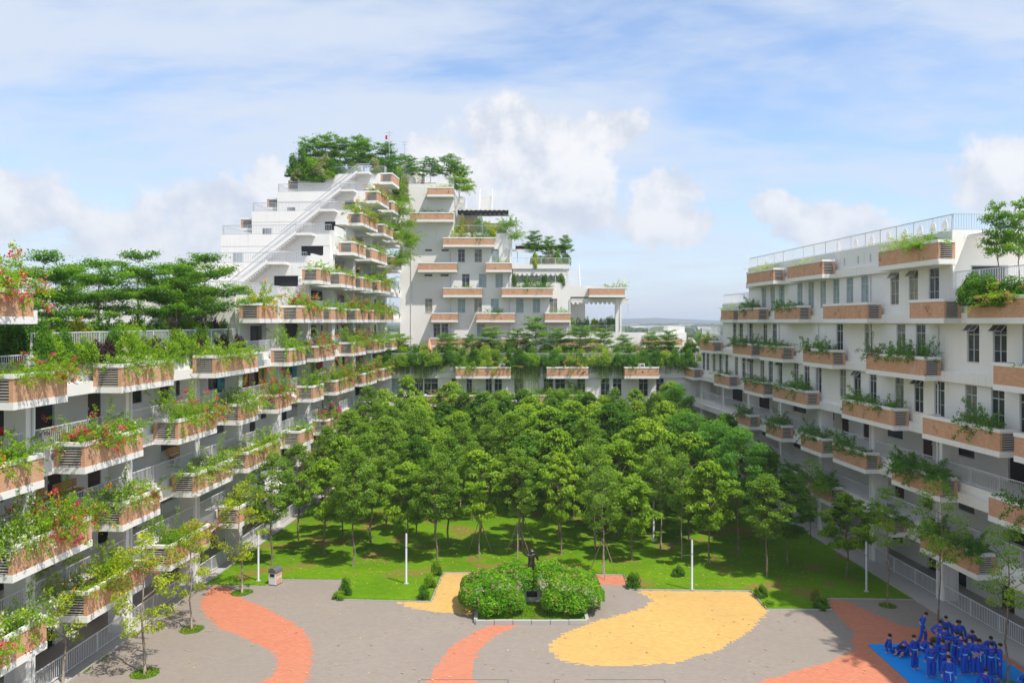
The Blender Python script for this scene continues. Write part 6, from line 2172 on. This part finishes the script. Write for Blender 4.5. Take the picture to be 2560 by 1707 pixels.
def tile_mesh(nx, seedn):
    pts = []
    k = 14
    def jag(i): return 0.018 if i % 2 else 0.0
    for i in range(k): pts.append((i / k, -jag(i)))
    for i in range(k): pts.append((1 + jag(i), i / k))
    for i in range(k): pts.append((1 - i / k, 1 + jag(i)))
    for i in range(k): pts.append((-jag(i), 1 - i / k))
    me = bpy.data.meshes.new('mat_tile')
    n = len(pts)
    me.from_pydata([(x, y, 0.0) for x, y in pts] + [(x, y, 0.035) for x, y in pts], [], [list(range(n, 2 * n))] + [[i, (i + 1) % n, n + (i + 1) % n, n + i] for i in range(n)])
    me.materials.append(MATS['blue mat']); me.update()
    return me


tm_ = tile_mesh(1, 0)
for i in range(6):
    for j in range(8):
        add('mat_tile', tm_, mat_r, loc=(i * 1.0, -(j + 1) * 1.0, 0.004 + 0.0), scale=(0.985, 0.985, 1))

PPL = [  # head x, head y in the enlarged crop (5.88x), pose, yaw (0 faces the camera), bun, words
    (860, 175, 'walk', 60, 0, 'walking off the mat, leaning forward, hand behind back'),
    (745, 540, 'stand', 15, 1, 'at the mat edge facing out, long pale belt ends, tied hair'),
    (985, 645, 'stand', 185, 0, 'standing with back turned and red letters, nearest mat edge'),
    (1005, 605, 'look', 120, 0, 'standing just behind the back-turned nearest person'),
    (1155, 600, 'stand', 175, 0, 'back turned with red lettering, in the middle of the mat group'),
    (1240, 745, 'look', 160, 0, 'standing behind the front person on the mat'),
    (1245, 845, 'stand', -20, 0, 'in front on the mat, facing outward, looking down'),
    (1125, 315, 'akimbo', 140, 0, 'farthest back on the mat beside the thin tree, pale collar'),
    (1205, 262, 'stand', -30, 1, 'with tied hair beside the thin tree, facing out'),
    (1180, 408, 'akimbo', 170, 0, 'back turned before the two by the thin tree'),
    (1358, 318, 'look', 100, 0, 'darker haired of the pair at the back edge, head down'),
    (1405, 318, 'stand', 150, 0, 'taller of the pair at the back edge of the mat'),
    (1350, 478, 'reach', 190, 0, 'reaching an arm over a neighbour in the group centre'),
    (1425, 515, 'look', 150, 0, 'bent under the outstretched arm in the group centre'),
    (1580, 455, 'look', 0, 0, 'facing outward at the back of the group, head bowed'),
    (1558, 560, 'akimbo', -60, 0, 'standing side-on between two larger backs'),
    (1640, 582, 'akimbo', 175, 0, 'back turned, hands on hips, pale belt, right of centre group'),
    (1697, 585, 'look', -30, 0, 'with hands at the face behind the hands-on-hips person'),
    (1855, 545, 'look', -10, 0, 'facing outward with bowed head at the far right of the group'),
    (1868, 645, 'reach', 180, 0, 'back turned with lettering, arm stretched to a neighbour'),
    (1992, 660, 'stand', -110, 0, 'standing sideways at the far side of the mat group'),
    (1480, 600, 'stand', 200, 0, 'half hidden in the group centre'),
]
rp = random.Random(4)
for i, (hx, hy, ps, yaw, bun, lb) in enumerate(PPL):
    py = 1500 + hy / 5.88; px = 2160 + hx / 5.88
    z = 0.04
    sc_ = rp.uniform(0.97, 1.06)
    d = FP * (EYE - 1.58 * sc_ - z) / (py - HZ)
    x = (px - 1280) / FP * d
    if d > 40.0 or x > 24.8: z = 0.0
    me, hair, bn, ey, bl, tl, bk = PARTS[ps]
    r = add('person', me, loc=(x, d, z - 0.004), rot=(0, 0, math.radians(-yaw if yaw else 0) * -1), scale=(sc_, sc_, sc_), label='person in blue uniform ' + lb, category='person', group='people training in blue uniforms')
    add('hair', hair, r); add('eyes', ey, r); add('belt', bl, r); add('back_lettering', bk, r)
    if abs(yaw) < 70: add('belt_tail', tl, r)
    if bun: add('hair_bun', bn, r)
for i, (bx, by, ps, yaw, lb) in enumerate([
        (390, 760, 'sit', 70, 'person in blue uniform sitting upright alone at the mat corner, legs out'),
        (520, 745, 'hunch', 60, 'person in blue uniform bent double over stretched legs on the mat'),
        (650, 775, 'hunch', -60, 'person in blue uniform sitting and gripping a foot on the mat'),
        (850, 760, 'hunch', 100, 'person in blue uniform crouched low behind the belt wearer'),
        (1800, 1290, 'sit', 120, 'person in blue uniform seated low, only the head showing'),
        (2290, 1240, 'hunch', 40, 'person in blue uniform crouching at the lower far side of the mat')]):
    p = G(2160 + bx / 5.88, 1500 + by / 5.88, 0.04)
    me, hair, bn, ey, bl, tl, bk = PARTS[ps]
    r = add('person', me, loc=(p.x, p.y, 0.036), rot=(0, 0, math.radians(yaw)), label=lb, category='person', group='people training in blue uniforms')
    add('hair', hair, r); add('eyes', ey, r); add('belt', bl, r); add('back_lettering', bk, r)

# statue ------------------------------------------------------------------------------------------
J = base_joints()
J.update(elbowr=(-0.36, -0.02, 1.50, 0.055), wristr=(-0.40, 0.0, 1.78, 0.045), palmr=(-0.40, 0.0, 1.85, (0.03, 0.036)), elbowl=(0.30, 0.02, 1.12, 0.055), wristl=(0.33, -0.08, 0.90, 0.045), palml=(0.34, -0.1, 0.83, (0.03, 0.036)),
         chest=(0, 0.0, 1.27, (0.185, 0.12)), waist=(0, 0, 1.06, (0.13, 0.095)), kneel=(0.16, -0.08, 0.47, 0.085), kneer=(-0.10, 0.02, 0.47, 0.085))
fingers(J)
sm = skin_body('figure', J, EDG, 'pelvis', lambda a, b: 'bronze', sub=2)
st = add('statue', None, loc=(1.18, 46.2, 0.10), label='dark bronze worker statue with raised arm and helmet on a stone plinth', category='statue')
fig = add('figure', sm, st, loc=(0, 0, 1.12), rot=(0, 0, 0.3), scale=(1.38, 1.38, 1.18))
add('helmet', blob('helmet', (0, 0.0, 1.625), 0.115, 0.13, 0.075, 'bronze'), fig)
b = MB(); b.tube([(0, 0, 1.60), (0, 0, 1.615)], [0.16, 0.15], 'bronze', 12); add('helmet_brim', b.mesh('helmet_brim'), fig)
b = MB(); b.bar((-0.40, 0, 1.85), (-0.38, -0.02, 2.12), 0.035, 0.035, 'bronze'); b.bar((-0.46, 0, 2.12), (-0.30, 0, 2.12), 0.06, 0.06, 'bronze'); add('hammer', b.mesh('hammer'), fig)
b = MB(); b.box(0.26, 0.46, -0.22, 0.02, 0.48, 0.78, 'bronze'); b.bar((0.30, -0.1, 0.78), (0.34, -0.1, 0.9), 0.02, 0.02, 'bronze'); add('bag', b.mesh('bag'), fig)
b = MB(); b.tube([(0, 0, -0.12), (0, 0, 0.02)], [0.30, 0.27], 'bronze', 12); add('foot_plate', b.mesh('foot_plate'), fig)
b = MB(); b.box(-0.52, 0.52, -0.42, 0.42, 0.0, 0.86, 'concrete'); b.box(-0.42, 0.42, -0.34, 0.34, 0.86, 0.98, 'concrete'); add('plinth', b.mesh('plinth'), st)
b = MB(); b.box(-0.30, 0.34, -0.435, -0.422, 0.34, 0.70, 'dark interior'); add('plaque', b.mesh('plaque'), st)

# ------------------------------------------------------------------ the country beyond
rs = np.random.RandomState(31)
nb_ = 5200
d = 150 + 3600 * rs.rand(nb_) ** 1.7
ang = rs.uniform(-0.75, 0.75, nb_)
th_ = np.arange(6) / 6 * 2 * math.pi
X = np.tan(ang) * d; Y = d
keep = ~((np.abs(X) < 60) & (Y < 190))
X, Y, d = X[keep], Y[keep], d[keep]
V = []; F = []; TI = []
k = 0
for x, y, dd in zip(X, Y, d):
    R_ = rs.uniform(3.0, 6.0) * (1 + dd / 1500); hh = rs.uniform(6.5, 12) * (1.0 + 0.12 * (dd > 1500))
    for lvl, (rf, zf_) in enumerate(((0.75, 0.0), (1.0, 0.45), (0.7, 0.85))):
        for t in th_:
            V.append((x + math.cos(t) * R_ * rf * rs.uniform(.8, 1.2), y + math.sin(t) * R_ * rf * rs.uniform(.8, 1.2), hh * zf_ * rs.uniform(0.9, 1.1)))
    V.append((x, y, hh))
    t0 = rs.rand()
    for l in (0, 1):
        for j in range(6):
            F.append([k + l * 6 + j, k + l * 6 + (j + 1) % 6, k + (l + 1) * 6 + (j + 1) % 6, k + (l + 1) * 6 + j]); TI.append(np.clip(t0 * .6 + rs.rand() * .4, 0, 1))
    for j in range(0, 6, 2):
        F.append([k + 12 + j, k + 12 + (j + 1) % 6, k + 12 + (j + 2) % 6, k + 18]); TI.append(np.clip(t0 * .6 + .3, 0, 1))
    k += 19
add('far_trees', fast_mesh('far_trees', V, F, ['far foliage'], tint=TI, smooth=False), kind='stuff', label='belts of trees across the flat country to the horizon')
b = MB()
xs = np.linspace(-6000, 6000, 121)
hp = [((x, -1.0), (x, 22 + 9 * math.sin(x * 0.0021) + 6 * math.sin(x * 0.0087 + 1) + rs.uniform(-1.5, 1.5))) for x in xs]
b.prism(hp, 4200, 4700, 'far ridge')
add('hills', b.mesh('hills'), kind='structure', label='low blue wooded ridge along the horizon')
rh = random.Random(3)
for i, (px, dd, w, h, dz, m) in enumerate([(1665, 900, 70, 12, 30, 'pale roof'), (1600, 1250, 90, 13, 30, 'pale roof'), (1470, 1100, 80, 12.5, 30, 'pale roof'), (1740, 1150, 80, 12.5, 30, 'pale roof'), (1530, 1500, 110, 13.5, 40, 'blue roof')]):
    x = (px - 1280) / FP * dd
    r = add('warehouse', None, loc=(x, dd, -0.06), label=f"distant {'pale' if m == 'pale roof' else 'bluish'} warehouse roof on the horizon, {ORD[i]} of the sheds", category='warehouse', group='distant warehouses')
    b = MB(); b.box(-w / 2, w / 2, 0, dz, 0, h - 2, 'grey plaster'); add('wall', b.mesh('wall'), r)
    b = MB(); b.prism([((-w / 2 - 1, h - 2.2), (-w / 2 - 1, h - 1.9)), ((0, h - 0.3), (0, h)), ((w / 2 + 1, h - 2.2), (w / 2 + 1, h - 1.9))], -1, dz + 1, m); add('roof', b.mesh('roof'), r)
# hazy towers far away
for i, (px, w, h) in enumerate([(1500, 26, 60), (1515, 20, 78), (1528, 24, 66), (1546, 30, 58), (1600, 26, 50), (1612, 22, 62)]):
    dd = 5200
    x = (px - 1280) / FP * dd
    r = add('tower_block', None, loc=(x, dd, -0.06), label=f"far hazy tower block on the skyline, {ORD[i]} of the row", category='building', group='hazy tower blocks on the skyline')
    b = MB(); b.box(-w / 2, w / 2, 0, 20, 0, h, 'grey plaster'); add('wall', b.mesh('wall'), r)
    b = MB(); b.box(-w / 4, w / 4, 5, 15, h, h + 5, 'grey plaster'); add('roof_room', b.mesh('roof_room'), r)

# air: an even, pale haze round everything
HAZE = True
if HAZE:
    hm_ = bpy.data.materials.new('haze'); hm_.use_nodes = True
    t = NT(hm_.node_tree); t.n.clear()
    v = t.node('ShaderNodeVolumePrincipled'); v.inputs['Color'].default_value = (0.80, 0.88, 1.0, 1); v.inputs['Density'].default_value = 0.00028; v.inputs['Anisotropy'].default_value = 0.0
    o_ = t.node('ShaderNodeOutputMaterial'); t.l.new(v.outputs[0], o_.inputs['Volume'])
    MATS['haze'] = hm_
    b = MB(); b.box(-7000, 7000, -320, 12020, -1.7, 90, 'haze')
    add('haze', b.mesh('haze'), kind='stuff', label='thin pale haze in the air over the country')
